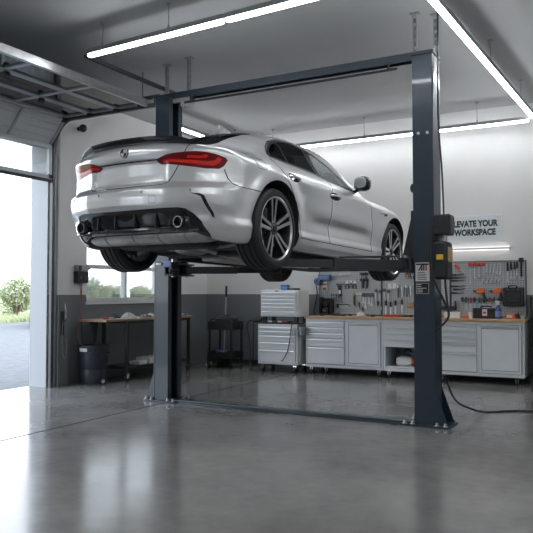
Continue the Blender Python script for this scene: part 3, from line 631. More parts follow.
SPEC = {  # part -> (object name, material, inset, parent part)
 'body_shell': ('body_shell','paint',0,None), 'boot_lid': ('boot_lid','paint',0,None), 'rear_bumper': ('rear_bumper','paint',0,None), 'bonnet': ('bonnet','paint',0,None),
 'rear_door': ('rear_door','paint',0,None), 'front_door': ('front_door','paint',0,None), 'sill': ('side_sill','paint',0,None), 'underbody': ('underbody','under',0,None),
 'panel_gap': ('panel_gap','gap',-.007,None), 'rear_window': ('rear_window','tint',-.002,None), 'windshield': ('windshield','clear',-.002,None), 'headlamp': ('headlamp','chrome',0,None), 'grille': ('grille','mblack',-.01,None),
 'diffuser': ('diffuser','gblack',-.008,None), 'tail_lamp': ('tail_lamp','lampd',.001,None), 'lamp_bright': ('light_bar','lampr',.002,'tail_lamp'),
 'side_window_quarter': ('quarter_window','tint',-.003,None), 'side_window_rear': ('rear_side_window','tint',-.003,'rear_door'), 'side_window_front': ('front_side_window','clear',-.003,'front_door'),
 'window_surround': ('window_surround','sblack',-.001,None), 'window_chrome_strip': ('window_trim_strip','chrome',.001,None), 'handle_recess': ('handle_recess','gblack',-.012,None), 'bumper_slit': ('bumper_vent','gblack',-.012,None)}
built = {}
def build_part(key):
    base = key.split('/')[0]; nm, m, off, par = SPEC[base]
    vm = {}; vs = []; fs = []
    for f in PART[key]:
        t = []
        for v in f.verts:
            if v not in vm: vm[v] = len(vs); vs.append(tuple(v.co))
            t.append(vm[v])
        fs.append(t)
    P = np.array(vs); G = grad(P); P2 = P + G*off
    verts = P2.tolist(); norms = G.tolist()
    if off < -.004:                      # walls of the recess
        cnt = {}
        for f in fs:
            for a, b in zip(f, f[1:]+f[:1]): cnt[(a, b)] = 1
        ed = [(a, b) for (a, b) in cnt if (b, a) not in cnt]; top = {}
        def tv(i):
            if i not in top: top[i] = len(verts); verts.append(P[i].tolist()); norms.append(G[i].tolist())
            return top[i]
        for a, b in ed: fs.append([b, a, tv(a), tv(b)])
    me = bpy.data.meshes.new(nm); me.from_pydata(verts, [], fs)
    me.polygons.foreach_set('use_smooth', [True]*len(me.polygons))
    if off >= -.004: me.normals_split_custom_set_from_vertices(norms)
    me.materials.append(M[m]); o = bpy.data.objects.new(nm, me); COL.objects.link(o)
    o.parent = built[par + key[len(base):]] if par else car
    built[key] = o; return o
for k in sorted(PART, key=lambda k: (SPEC[k.split('/')[0]][3] is not None, k)): build_part(k)
bm.free()
built['tail_lamp/R']['label'] = built['tail_lamp/L']['label'] = 'dark red glossy tail lamp lens'

def part(mb, name, m, parent=None, **k): return mb.build(name, m, parent or car, **k)
# inner liner of each wheel arch, cabin tub
for yw in (0, WBASE):
    for s in (1, -1):
        m = MB(); n = 36; r = ARC_R; vs = []; fs = []
        angs = [-.42 + (math.pi+.84)*i/n for i in range(n+1)]
        for a in angs:
            y_, z_ = yw+r*math.cos(a), ARC_Z+r*math.sin(a)
            p = np.array([s*.80, y_, z_])
            lo, hi = .5, 1.0
            for _ in range(18):
                mid = (lo+hi)/2
                if F(np.array([mid*s, y_, z_])) > 0: hi = mid
                else: lo = mid
            vs += [(s*(hi), y_, z_), (s*.50, y_, z_)]
        k = len(angs); fs = [(2*i, 2*i+2, 2*i+3, 2*i+1) for i in range(k-1)]
        vs.append((s*.50, yw, ARC_Z)); fs += [(2*i+1, 2*i+3, 2*k) for i in range(k-1)]
        m.add(vs, fs); part(m, 'wheel_arch_liner', 'under')
# spoiler lip: lofted along the lid edge
sp = []
for i in range(41):
    x = -.60 + 1.2*i/40; ye = -.895 + float(YP(abs(x))) * 1.0
    zc = 0.985 - .06*x*x - .05*max(0, abs(x)-.45)**1.5*6; k = 1 - (abs(x)/.60)**6
    sp.append([(x, ye-.028*k-.0, zc+.022*k-.002), (x, ye+.10, zc-.008), (x, ye+.10, zc-.03), (x, ye+.02, zc-.04), (x, ye-.02*k, zc-.008-.006*k)])
vs = [p for r_ in sp for p in r_]; n = 5
m = MB().add(vs, [(i*n+j, i*n+(j+1) % n, (i+1)*n+(j+1) % n, (i+1)*n+j) for i in range(40) for j in range(n)] + [tuple(range(n)), tuple(40*n+j for j in range(n))])
part(m, 'boot_spoiler', 'gblack', angle=50)
# round emblem on the boot lid
def rear_y(x, z):
    lo, hi = -1.1, -.3
    for _ in range(22):
        mid = (lo+hi)/2
        if F(np.array([x, mid, z])) > 0: lo = mid
        else: hi = mid
    return hi
ey = rear_y(0, .888)
e = part(MB().lathe([(.0,ey+.01),(.041,ey+.01),(.041,ey-.004),(.037,ey-.007),(.0,ey-.007)], 28, 'y', (0,0,.888)), 'boot_emblem', 'ink')
m = MB().lathe([(.036,ey-.0068),(.041,ey-.0068),(.041,ey-.009),(.036,ey-.009)], 28, 'y', (0,0,.888), closed=True)
for q in (0, 2): m.prism([(0,.888)] + [(.029*math.cos(a), .888+.029*math.sin(a)) for a in [q*math.pi/2+.0+i*math.pi/16 for i in range(9)]], ey-.0068, ey-.0085)
part(m, 'emblem_ring', 'tsteel', e)
# handle bar over the plate recess
yy = [rear_y(x_, .815) for x_ in np.linspace(-.3,.3,13)]
part(MB().tube([(x_, y_-.001, .815) for x_, y_ in zip(np.linspace(-.3,.3,13), yy)], .007, 8), 'plate_lamp_bar', 'gblack')
# exhaust tips and diffuser fins
for s in (1, -1):
    y0 = -.872
    o = part(MB().lathe([(.037,y0+.16),(.043,y0+.16),(.044,y0-.005),(.043,y0-.010),(.039,y0-.010),(.037,y0-.0),(.037,y0+.16)], 30, 'y', (s*.505,0,.325), closed=True), 'exhaust_tip', 'tipc')
    part(MB().lathe([(.0,y0+.09),(.0375,y0+.07),(.0375,y0+.09),(.0,y0+.11)], 24, 'y', (s*.505,0,.325)), 'exhaust_bore', 'gap', o)
    part(MB().lathe([(.045,y0+.10),(.066,y0+.10),(.068,y0+.03),(.060,y0+.012),(.047,y0+.02)], 30, 'y', (s*.505,0,.325), closed=True), 'exhaust_surround', 'gblack')
for i, x_ in enumerate((-.30, -.10, .10, .30)):
    yb = rear_y(x_, .36)
    part(MB().prism([(yb+.03,.405),(yb-.012,.39),(yb-.014,.30),(yb+.03,.285)], x_-.006, x_+.006, 'x'), 'diffuser_fin', 'mblack')
for a, b in zip((-.42,-.30,-.10,.10,.30), (-.30,-.10,.10,.30,.42)):
    yb = max(rear_y(a, .35), rear_y(b, .35)) ; part(MB().add([(a+.012,yb-.002,.39),(b-.012,yb-.002,.39),(b-.012,yb+.012,.31),(a+.012,yb+.012,.31),(a+.012,yb+.05,.39),(b-.012,yb+.05,.39),(b-.012,yb+.05,.31),(a+.012,yb+.05,.31)], [(0,1,2,3),(4,7,6,5),(0,4,5,1),(1,5,6,2),(2,6,7,3),(3,7,4,0)]), 'diffuser_panel', 'dsteel' if False else 'lift')
# lower lip of the diffuser
m = MB(); vs = []; fs = []
for i in range(31):
    x = -.63+1.26*i/30; y = rear_y(x, .30)
    vs += [(x, y-.03, .285), (x, y-.03, .272), (x, y+.09, .262), (x, y+.09, .30), (x, y-.005, .305)]
part(m.add(vs, [(i*5+j, i*5+(j+1) % 5, (i+1)*5+(j+1) % 5, (i+1)*5+j) for i in range(30) for j in range(5)] + [tuple(range(5)), tuple(150+j for j in range(5))]), 'diffuser_lip', 'gblack', angle=50)
for x_, z_ in ((-.24,.561), (.205,.561), (-.60,.56), (.60,.56)): 
    y_ = rear_y(x_, z_); part(MB().lathe([(0,y_+.004),(.011,y_+.004),(.011,y_-.0015),(0,y_-.0015)], 14, 'y', (x_,0,z_)), 'parking_sensor', 'lampoff')
y_ = rear_y(.30,.50); m = MB()
pts = [(.27,.475),(.33,.475),(.33,.525),(.27,.525),(.27,.475)]
m.tube([(a, rear_y(a, b)+.0005, b) for a, b in pts], .0016, 4); part(m, 'tow_eye_cover', 'gap')
# exhaust silencer, pipes, suspension
m = MB()
prof = [(0,-.62),(.05,-.62),(.085,-.60),(.092,-.55),(.092,.55),(.085,.60),(.05,.62),(0,.62)]
m.T = Matrix.Translation((0,-.56,.262)) @ Matrix.Diagonal((1,1.35,.74,1)); m.lathe(prof, 24, 'x'); 
part(m, 'silencer', 'alum')
for x_ in (-.42,-.12,.15,.42): 
    m = MB(); m.T = Matrix.Translation((x_,-.56,.262)) @ Matrix.Diagonal((1,1.35,.74,1)); m.lathe([(.09,-.012),(.096,-.008),(.096,.008),(.09,.012)], 24, 'x'); part(m, 'silencer_strap', 'galv')
for s in (1,-1):
    part(MB().tube(spline([(s*.505,-.80,.325),(s*.5,-.68,.30),(s*.42,-.6,.26)],6), .035, 12), 'tail_pipe', 'alum')
    part(MB().tube(spline([(s*.2,-.5,.23),(s*.17,-.2,.21),(s*.12,.1,.19),(s*.10,.6,.16),(s*.1,1.6,.155),(s*.08,2.4,.17)],6), .03, 12), 'exhaust_pipe', 'alum')
    part(MB().tube(spline([(s*.25,.05,.30),(s*.5,.03,.26),(s*.66,.0,.30)],5), .03, 10), 'lower_control_arm', 'under')
    part(MB().tube(spline([(s*.2,-.2,.22),(s*.42,-.15,.20),(s*.64,-.05,.26)],5), .022, 10), 'lateral_link', 'disc')
    part(MB().tube(spline([(s*.45,.55,.24),(s*.56,.3,.20),(s*.65,.06,.26)],5), .028, 10), 'trailing_arm', 'under')
    part(MB().tube([(s*.5+.055*math.cos(t), -.02+.055*math.sin(t), .28+.006*t*1.2) for t in [i*.5 for i in range(0,52)]], .009, 6), 'coil_spring', 'under')
    part(MB().cyl((s*.56,.1,.24),(s*.52,.06,.62),.03), 'shock_absorber', 'dsteel')
    part(MB().tube(spline([(s*.2,WBASE,.24),(s*.45,WBASE-.03,.20),(s*.66,WBASE,.26)],5), .028, 10), 'lower_control_arm', 'under')
    part(MB().cyl((s*.58,WBASE,.24),(s*.50,WBASE,.70),.035), 'shock_absorber', 'dsteel')
    part(MB().box(s*.60,s*.68,.50,2.2,.14,.20), 'jacking_rail', 'under', bevel=.01)
part(MB().blob((0,-.02,.24),(.16,.15,.10),.7), 'differential', 'disc')
part(MB().cyl((-.5,0,.27),(.5,0,.27),.022), 'axle_shaft', 'dsteel')
part(MB().cyl((0,.1,.22),(0,2.2,.20),.03), 'prop_shaft', 'dsteel')
part(MB().box(-.48,.48,.18,.42,.15,.22), 'rear_subframe', 'under', bevel=.02)
part(MB().box(-.45,.45,2.45,3.2,.14,.22), 'engine_tray', 'under', bevel=.03)
part(MB().box(-.35,-.15,.6,1.5,.13,.19).box(.2,.4,.7,1.5,.13,.19), 'heat_shield', 'alum', bevel=.02)
part(MB().box(-.45,.45,-.48,-.22,.17,.24), 'spare_wheel_well', 'under', bevel=.03)
# door handles
for s in (1, -1):
    for y0, z0, dk in ((.275,.815,'rear_door'), (1.135,.770,'front_door')):
        p = [s*float(XP(z0+dz))+s*.012 for dz in (0,0,0)]
        m = MB().tube(spline([(s*.868,y0-.10,z0-.002),(s*.893,y0-.08,z0+.002),(s*.902,y0,z0+.004),(s*.893,y0+.08,z0),(s*.868,y0+.10,z0-.004)],5), .0105, 8)
        part(m, 'door_handle', 'paint', built[dk+('/R' if s > 0 else '/L')])
    # fender badge blade
    part(MB().prism([(2.30,.742),(2.50,.752),(2.52,.764),(2.46,.764),(2.44,.756),(2.30,.750)], s*.874, s*.896, 'x'), 'fender_blade', 'chrome')
    part(MB().prism([(2.44,.728),(2.49,.728),(2.515,.752),(2.50,.752),(2.46,.744)], s*.874, s*.895, 'x'), 'fender_vent', 'gblack')
    # door mirror
    m = MB().blob((s*.925,1.70,.980),(.088,.075,.078),.72)
    mir = part(m, 'door_mirror', 'gblack')
    part(MB().tube(spline([(s*.82,1.65,.90),(s*.86,1.665,.915),(s*.90,1.69,.945)],5), [.03]*8+[.025,.022,.02], 10), 'mirror_stalk', 'gblack', mir)
    m = MB(); m.T = Matrix.Translation((s*.932,1.624,.984)) @ Matrix.Diagonal((.062,.004,.054,1)); m.blob((0,0,0),(1,1,1),.6); part(m, 'mirror_glass', 'mglass', mir)
# shark fin antenna at the top of the rear window
m = MB().add([(-.025,.36,1.325),(.025,.36,1.325),(.03,.56,1.37),(-.03,.56,1.37),(-.006,.375,1.415),(.006,.375,1.415),(.008,.42,1.425),(-.008,.42,1.425)],
 [(0,1,2,3),(4,5,6,7),(0,1,5,4),(1,2,6,5),(2,3,7,6),(3,0,4,7)]); part(m, 'roof_antenna', 'steel', bevel=.004)
# cabin: tub, seats, dashboard
part(MB().box(-.70,.70,-.30,2.2,.28,.45), 'cabin_floor', 'seat')
for x_, y_, w in ((-.36,1.15,.25),(.36,1.15,.25),(-.36,.32,.30),(.36,.32,.30)):
    m = MB().blob((x_, y_+.15, .52), (w, .27, .11), .5).blob((x_, y_-.12, .76), (w-.02, .09, .30), .5); o = part(m, 'seat', 'seat')
    part(MB().blob((x_, y_-.16, 1.12), (.13, .05, .075), .6), 'headrest', 'seat', o)
part(MB().blob((0,2.05,.80),(.68,.22,.16),.5), 'dashboard', 'seat')
part(MB().lathe([(.165,-.0),(.18,.012),(.19,0),(.18,-.012)], 30, 'y', (-.36,1.72,.86), closed=True), 'steering_wheel', 'seat')
part(MB().box(-.62,.62,-.40,-.05,.80,.92), 'parcel_shelf', 'seat', bevel=.02)

# ---------------------------------------------------------------- wheels
def make_wheel(side):
    # wheel axis along x, outer face at +x (side=1) or -x; origin at the hub centre
    R0, W = TR, .245; h = W/2; S = side
    prof = [(.265,-h+.012),(.285,-h),(.315,-h+.002),(.333,-h+.018),(.340,-h+.035)]
    g = [-.075,-.028,.028,.075]
    for gx in g: prof += [(.342,gx-.008),(.333,gx-.0055),(.333,gx+.0055),(.342,gx+.008)]
    prof += [(.340,h-.035),(.333,h-.018),(.315,h-.002),(.285,h),(.265,h-.012),(.262,h-.04),(.262,-h+.04)]
    ty = MB().lathe([(r, x*S) for r, x in prof], 72, 'x', closed=True)
    # sipes across the shoulder blocks
    for i in range(48):
        a = 2*math.pi*i/48
        for xx in (h-.045, -h+.045):
            m_ = Matrix.Rotation(a, 4, 'X'); p0 = m_ @ Vector((xx*S-.018, 0, .3395)); p1 = m_ @ Vector((xx*S+.018, 0, .3395))
    t = ty.build('wheel', 'rubber', car, angle=25)
    rim = MB().lathe([(r, x*S) for r, x in [(.262,h-.035),(.272,h-.012),(.272,h-.004),(.262,h-.002),(.254,h-.014),(.246,h-.05),(.235,-.02),(.24,-h+.02),(.262,-h+.015),(.262,-h+.03),(.246,-h+.035),(.243,0),(.256,h-.055)]], 56, 'x', closed=True).build('rim_barrel', 'rimd', t, angle=30)
    lip = MB().lathe([(r, x*S) for r, x in [(.252,h-.014),(.262,h-.0015),(.271,h-.004),(.271,h-.010),(.262,h-.008),(.255,h-.02)]], 56, 'x', closed=True).build('rim_lip', 'rim', t, angle=30)
    hub = MB().lathe([(r, x*S) for r, x in [(0,h-.028),(.028,h-.028),(.034,h-.034),(.066,h-.040),(.072,h-.052),(.072,h-.10),(0,h-.10)]], 32, 'x').build('hub', 'rimd', t)
    MB().lathe([(r, x*S) for r, x in [(0,h-.018),(.024,h-.020),(.028,h-.026),(.028,h-.035),(0,h-.035)]], 24, 'x').build('centre_cap', 'ink', hub)
    bl = MB()
    for i in range(5):
        a = 2*math.pi*(i+.5)/5; bl.cyl(((h-.045)*S, .05*math.cos(a), .05*math.sin(a)), ((h-.026)*S, .05*math.cos(a), .05*math.sin(a)), .008, n=6)
    bl.build('wheel_bolts', 'chrome', hub)
    for i in range(5):
        base = math.pi/2 + 2*math.pi*i/5
        body, face = MB(), MB()
        for q in (-1, 1):
            def P2(r, ang, x): return (x*S, r*math.cos(ang), r*math.sin(ang))
            st = [(.055, base+q*.30, .030, h-.036), (.12, base+q*.20, .030, h-.028), (.19, base+q*.155, .030, h-.020), (.257, base+q*.155, .036, h-.012)]
            vs, vf = [], []
            for r, an, w_, x in st:
                da = w_/2/r
                for d2, xx in ((-1, x), (1, x), (1, x-.045), (-1, x-.045)): vs.append(P2(r, an+d2*da*(1. if xx == x else .75), xx))
                for d2, xx in ((-1, x+.0012), (1, x+.0012), (1, x-.001), (-1, x-.001)): vf.append(P2(r, an+d2*da*.88, xx))
            fcs = [(k*4+j, k*4+(j+1) % 4, (k+1)*4+(j+1) % 4, (k+1)*4+j) for k in range(3) for j in range(4)] + [(3,2,1,0), (12,13,14,15)]
            body.add(vs, fcs); face.add(vf, fcs)
        b_ = body.build('spoke_pair', 'rimd', t, angle=40); face.build('spoke_face', 'rim', b_, angle=40)
    d = MB().lathe([(r, x*S) for r, x in [(.08,.02),(.18,.02),(.18,-.01),(.08,-.01)]], 40, 'x', closed=True).lathe([(r, x*S) for r, x in [(0,.05),(.08,.05),(.08,-.08),(0,-.08)]], 24, 'x').build('brake_disc', 'disc', t)
    MB().blob((.01*S,-.14,.06),(.045,.05,.09),.5).build('brake_caliper', 'mblack', t)
    return t
wr = make_wheel(1); wl = make_wheel(-1)
XW_ = .872-.1225
wr.location = (XW_, 0, TR); wl.location = (-XW_, 0, TR)
c = copy_tree(wr, car); c.location = (XW_, WBASE, TR); c.rotation_euler = (R(20), 0, 0)
c = copy_tree(wl, car); c.location = (-XW_, WBASE, TR); c.rotation_euler = (R(40), 0, 0)
wr.rotation_euler = (R(8), 0, 0)
# ---------------------------------------------------------------- back wall: cabinets, worktops, pegboard
BF = 10.10                      # cabinet front plane
def caster(mb_parent, x, y, r=.045, z=None):
    o = MB().cyl((x-.014, y, r), (x+.014, y, r), r, n=18).build('caster_wheel', 'mblack', mb_parent)
    MB().box(x-.022, x-.016, y-.02, y+.03, r, .115).box(x+.016, x+.022, y-.02, y+.03, r, .115).box(x-.03, x+.03, y-.03, y+.04, .108, .116).cyl((x-.02,y,r),(x+.02,y,r),.012,n=8).build('caster_fork', 'chrome', o)
    return o
def drawers(root, x0, x1, zs, y, handle='tsteel'):
    for z0, z1 in zs:
        d = MB().box(x0, x1, y-.018, y+.30, z0, z1).build('drawer', 'cab', root, bevel=.003)
        MB().prism([(y-.018, z1-.006), (y-.040, z1-.012), (y-.042, z1-.022), (y-.036, z1-.024), (y-.018, z1-.016)], x0+.01, x1-.01, 'x').build('drawer_handle', handle, d)
def cabinet(x0, x1, label, dr, door, cast, openshelf=None):
    root = thing('workbench_cabinet', label, 'cabinet', ((x0+x1)/2, BF+.3, 0)); o = lambda x: x-(x0+x1)/2
    Y = -.30; Z0_, Z1_ = .115, .885; t = .03
    m = MB().box(o(x0), o(x0)+t, Y, Y+.6, Z0_, Z1_).box(o(x1)-t, o(x1), Y, Y+.6, Z0_, Z1_).box(o(x0)+t, o(x1)-t, Y, Y+.6, Z0_, Z0_+.045).box(o(x0)+t, o(x1)-t, Y, Y+.6, Z1_-.04, Z1_).box(o(x0)+t, o(x1)-t, Y+.58, Y+.6, Z0_+.045, Z1_-.04)
    if dr and door: xm = o((dr[1]+door[0])/2); m.box(xm-.018, xm+.018, Y, Y+.58, Z0_+.045, Z1_-.04)
    m.build('cabinet_body', 'cab', root, bevel=.004)
    if dr: drawers(root, o(dr[0]), o(dr[1]), dr[2], Y)
    if door:
        d = MB().box(o(door[0]), o(door[1]), Y-.018, Y+.01, Z0_+.05, Z1_-.045).build('cabinet_door', 'cab', root, bevel=.003)
        MB().rim_frame(o(door[0])+.03, o(door[1])-.03, Z0_+.085, Z1_-.09, .006, Y-.0195, Y-.018).build('door_seam', 'cabd', d)
        MB().box(o(door[0])+.02, o(door[1])-.02, Y-.042, Y-.018, Z1_-.07, Z1_-.058).build('door_handle', 'steel', d, bevel=.003)
        MB().cyl((o(door[0])-.03, Y-.012, Z1_-.03), (o(door[0])-.03, Y+.0, Z1_-.03), .01, n=10).build('lock', 'steel', d)
    if openshelf: MB().box(o(x0)+t, o(x1)-t, Y+.01, Y+.57, openshelf, openshelf+.02).build('shelf', 'cab', root)
    for cx in cast:
        caster(root, o(cx), Y+.06); caster(root, o(cx), Y+.50)
    return root
five = [(.665,.745),(.58,.66),(.495,.575),(.415,.49),(.17,.41)]
five = [(.755,.84),(.665,.75),(.575,.66),(.44,.57),(.17,.435)]
cabinet(-4.76, -3.46, 'grey bench cabinet with five drawers and a door, left end of the workbench', (-4.72,-4.09,five), (-4.05,-3.50), [-4.68,-4.42,-3.54])
cabinet(-3.455, -2.655, 'grey bench cabinet with drawers above an open shelf, behind the right lift post', (-3.42,-2.69,[(.765,.84),(.68,.76),(.59,.675),(.48,.585)]), None, [-3.38,-2.73], .165)
cabinet(-2.65, -1.42, 'grey bench cabinet with a large door at the right end of the workbench', (-2.61,-2.07,[(.755,.84),(.665,.75),(.575,.66),(.44,.57),(.17,.435)]), (-2.03,-1.46), [-2.55,-1.53])
for x0, x1, lab in ((-4.78,-3.458,'beech worktop over the left bench cabinet, beside the tool chest'), (-3.452,-1.40,'long beech worktop from the seam to the right end of the workbench')):
    o = MB().box(x0, x1, BF-.03, BY-.02, .885, .922).build('worktop', 'wood', bevel=.004); tag(o, lab, 'worktop')
WT = .922
PB0, PB1, PZ0, PZ1 = -4.86, -1.49, .98, 1.785
pbs = [(-4.86,-3.74),(-3.735,-2.615),(-2.61,-1.49)]
for (a, b), lab in zip(pbs, ('left steel pegboard panel behind the blue bin and clamps', 'middle steel pegboard panel, crossed by the right lift post', 'right steel pegboard panel with orange-handled spanners')):
    t = thing('pegboard', lab, 'pegboard', ((a+b)/2, 10.87, 0)); w_ = (b-a)/2
    MB().box(-w_, w_, -.012, 0, PZ0-.055, PZ1).build('board', 'pegboard', t)
    MB().rim_frame(-w_, w_, PZ0-.055, PZ1, .012, -.02, .03).build('board_frame', 'dsteel', t)
PY = 10.855                     # front face of the pegboard
# wall sign and lamp
sg = thing('wall_sign', 'pale wall sign reading ELEVATE YOUR WORKSPACE above the pegboard', 'sign', (-2.31, 10.9, 2.295))
MB().box(-.47, .47, -.022, 0, -.20, .20).build('sign_panel', 'sign', sg, bevel=.003)
text_mesh('ELEVATE YOUR', .128, 'sign_text', 'green', sg, Matrix.Translation((.055, -.024, .03)) @ FRONT, .001, .0065, sx=.80)
text_mesh('WORKSPACE', .128, 'sign_text', 'green', sg, Matrix.Translation((.075, -.024, -.105)) @ FRONT, .001, .0065, sx=.80)
for sx_ in (-.42, .42): MB().cyl((sx_, -.026, .165), (sx_, -.02, .165), .01, n=10).build('sign_screw', 'steel', sg)
wl_ = thing('wall_lamp', 'slim linear wall lamp glowing under the wall sign', 'wall lamp', (-2.75, 10.9, 1.955))
MB().box(-1.1, 1.04, -.075, 0, .005, .035).build('housing', 'white', wl_, bevel=.003); MB().box(-1.08, 1.02, -.07, -.02, -.004, .006).build('diffuser', 'wlamp', wl_); MB().box(-1.08, 1.02, -.06, -.01, .034, .040).build('diffuser', 'wlamp', wl_)

# hand tools --------------------------------------------------------------------------------
def hang(name, label, cat, x, ztop, group, parts, rot=0.):
    t = thing(name, label, cat, (x, PY, ztop), 0, group); t.rotation_euler = (0, rot, 0)
    for nm, mb, m in parts: mb.build(nm, m, t)
    MB().cyl((0,-.03,-.012),(0,.004,-.012),.003,n=6).build('hook','dsteel',t)
    return t
def spanner(L, hm='tsteel', r=.016):
    m = MB().prism([(-.006,-.03),(.006,-.03),(.0075,-L+.03),(-.0075,-L+.03)], -.022, -.014)
    m.lathe([(.006,-.024),(r*.95,-.024),(r*.95,-.012),(.006,-.012)], 14, 'y', (0,0,-.018), closed=True)
    m.prism([(-.008,-L+.035),(.008,-L+.035),(r,-L+.012),(r*.85,-L-.008),(r*.4,-L-.004),(r*.35,-L+.012),(-r*.35,-L+.012),(-r*.4,-L-.004),(-r*.85,-L-.008),(-r,-L+.012)], -.023, -.013)
    return m
def grip(z0, z1, r=.012): return MB().lathe([(r*.6,z0),(r,z0-.006),(r*.85,(z0+z1)/2),(r,z1+.008),(r*.6,z1)], 12, 'z', (0,-.02,0))
def screwdriver(x, z, label, hm, L=.20, g='screwdrivers in the rack on the right pegboard'):
    t = thing('screwdriver', label, 'screwdriver', (x, PY, z), 0, g)
    grip(0, -L*.45, .013).build('handle', hm, t); MB().cyl((0,-.02,-L*.45),(0,-.02,-L),.004,n=8).build('shaft', 'tsteel', t); MB().box(-.012,.012,-.03,0,-.05,-.038).build('clip', 'dsteel', t)
# orange-handled spanners
ords = ['first', 'second', 'third', 'fourth', 'fifth', 'sixth', 'seventh', 'eighth', 'ninth', 'tenth']
for i, (x, L) in enumerate(((-2.30,.31),(-2.235,.235),(-2.17,.20),(-2.105,.19))):
    t = hang('combination_spanner', 'silver spanner with a red top, %s from the left under the wall lamp' % ords[i], 'spanner', x, 1.745, 'red-topped spanners', [('shank', spanner(L), 'tsteel')])
    MB().box(-.026,.026,-.034,-.006,-.035,.012).build('red_grip', 'red', t, bevel=.006)
for i, x in enumerate((-2.05,-1.99,-1.94,-1.89,-1.845)):
    hang('combination_spanner', 'plain silver spanner, %s from the left in the upper middle row of the right pegboard' % ords[i], 'spanner', x, 1.745, 'plain spanners', [('shank', spanner(.13+.012*i, r=.014), 'tsteel')], .12)
for i, x in enumerate((-2.09,-2.03,-1.97,-1.91,-1.86)):
    hang('short_spanner', 'small tilted silver spanner, %s from the left below the plain spanners' % ords[i], 'spanner', x, 1.53, 'small spanners', [('shank', spanner(.10-.006*i, r=.014), 'tsteel')], .45)
for i, (x, L) in enumerate(((-1.75,.30),(-1.70,.26),(-1.655,.25),(-1.615,.20))):
    t = hang('adjustable_spanner', 'black-handled steel wrench, %s from the left at the right end of the pegboard' % ords[i], 'wrench', x, 1.76, 'black-handled wrenches', [('shank', spanner(L, r=.02), 'tsteel')])
    grip(.0, -L*.45, .016).build('handle', 'mblack', t)
t = hang('claw_hammer', 'black and silver hammer hanging at the top right corner of the pegboard', 'hammer', -1.555, 1.80, None, [('shaft', grip(-.0,-.30,.014), 'mblack')])
MB().prism([(-.04,-.27),(-.03,-.30),(.0,-.31),(.03,-.30),(.035,-.28),(.02,-.26),(-.02,-.26)], -.032,-.008).build('head', 'tsteel', t); MB().lathe([(.0,.0),(.035,.0),(.035,-.06),(.0,-.06)], 12, 'z', (0,-.022,.02)).build('knob', 'mblack', t)
# cordless drills in orange
for x, lab in ((-2.14,'orange and black cordless drill hanging above the middle screwdrivers'), (-1.89,'orange and black cordless drill hanging nearest the large black case')):
    t = thing('cordless_drill', lab, 'drill', (x, PY, 1.33), 0, 'orange drills')
    MB().prism([(-.075,.02),(-.07,-.035),(-.01,-.045),(.055,-.03),(.06,.02),(.0,.04)], -.055, -.005).build('motor_body', 'orange', t, bevel=.008)
    MB().prism([(.015,-.03),(.05,-.03),(.075,-.12),(.035,-.12)], -.048, -.012).build('handle', 'mblack', t, bevel=.006)
    MB().box(.015,.095,-.06,-.0,-.155,-.12).build('battery', 'mblack', t, bevel=.006); MB().lathe([(.022,0),(.016,-.04),(.006,-.05)], 12, 'x', (0,-.03,-.005)).build('chuck', 'dsteel', t).location.x = -.075
t = thing('tool_clip_rail', 'thin steel rail holding the row of screwdrivers on the right pegboard', 'tool rail', (-2.16, PY, 1.20)); MB().box(-.30,.32,-.034,0,-.006,.006).build('rail', 'dsteel', t)
cols = ['mblack','mblack','red','mblack','dsteel','mblack','red','mblack','mblack']
for i, x in enumerate((-2.43,-2.37,-2.30,-2.24,-2.17,-2.10,-2.02,-1.95,-1.88)):
    screwdriver(x, 1.235, '%s-handled screwdriver, %s from the left in the rail below the drills' % ({'mblack':'black','red':'red','dsteel':'grey'}[cols[i]], ords[i]), cols[i], .18+.02*(i % 3))
# left end of the right panel: rows of horizontal black tools on magnetic bars
for i, (z, x0, x1) in enumerate(((1.575,-2.60,-2.40),(1.53,-2.59,-2.36),(1.485,-2.60,-2.38),(1.40,-2.60,-2.37),(1.35,-2.57,-2.38),(1.295,-2.60,-2.40))):
    t = thing('pry_bar', 'dark horizontal bar tool, %s from the top beside the lift power unit' % ords[i], 'pry bar', ((x0+x1)/2, PY, z), 0, 'horizontal bar tools'); w_ = (x1-x0)/2
    MB().tube([(-w_,-.02,0),(w_*.3,-.02,0),(w_,-.02,.012)], [.009,.008,.005], 8).build('shaft', 'dsteel', t); MB().cyl((-w_,-.02,0),(-w_*.1,-.02,0),.013,n=10).build('handle', 'mblack', t)
    MB().box(-.006,.006,-.02,0,-.004,.004).build('hook', 'dsteel', t)
t = thing('trigger_clamp', 'red pistol-grip clamp at the upper left of the right pegboard', 'clamp', (-2.50, PY, 1.70)); MB().prism([(-.05,.03),(-.02,.045),(.03,-.01),(.05,-.03),(.03,-.045),(-.03,.0)], -.045,-.005).build('grip', 'red', t, bevel=.008); MB().bar((.03,-.02,-.02),(.12,-.02,-.10),.014,.02,(0,1,0)).build('jaw_bar', 'tsteel', t)
t = thing('wall_tray', 'shallow black wall tray just right of the lift power unit cable', 'tray', (-2.65, PY, 1.03)); MB().box(-.13,.13,-.12,0,0,.012).box(-.13,.13,-.12,-.112,.012,.06).box(-.13,-.122,-.112,0,.012,.14).box(.122,.13,-.112,0,.012,.14).build('tray_shell', 'mblack', t, bevel=.003)
# large black case hung on the board
t = thing('power_tool_case', 'large black plastic case hung at the lower right of the pegboard', 'case', (-1.665, PY, 1.10))
MB().box(-.15,.15,-.10,0,0,.28).build('case_shell', 'mblack', t, bevel=.02); MB().tube(spline([(-.05,-.11,.26),(-.05,-.13,.30),(.05,-.13,.30),(.05,-.11,.26)],5),.010,8).build('handle','gblack',t)
MB().rim_frame(-.11,.11,.05,.22,.008,-.106,-.10).build('panel_ridge','gblack',t); 
for x_ in (-.07,.07): MB().box(x_-.018,x_+.018,-.112,-.10,.235,.262).build('latch','dsteel',t)
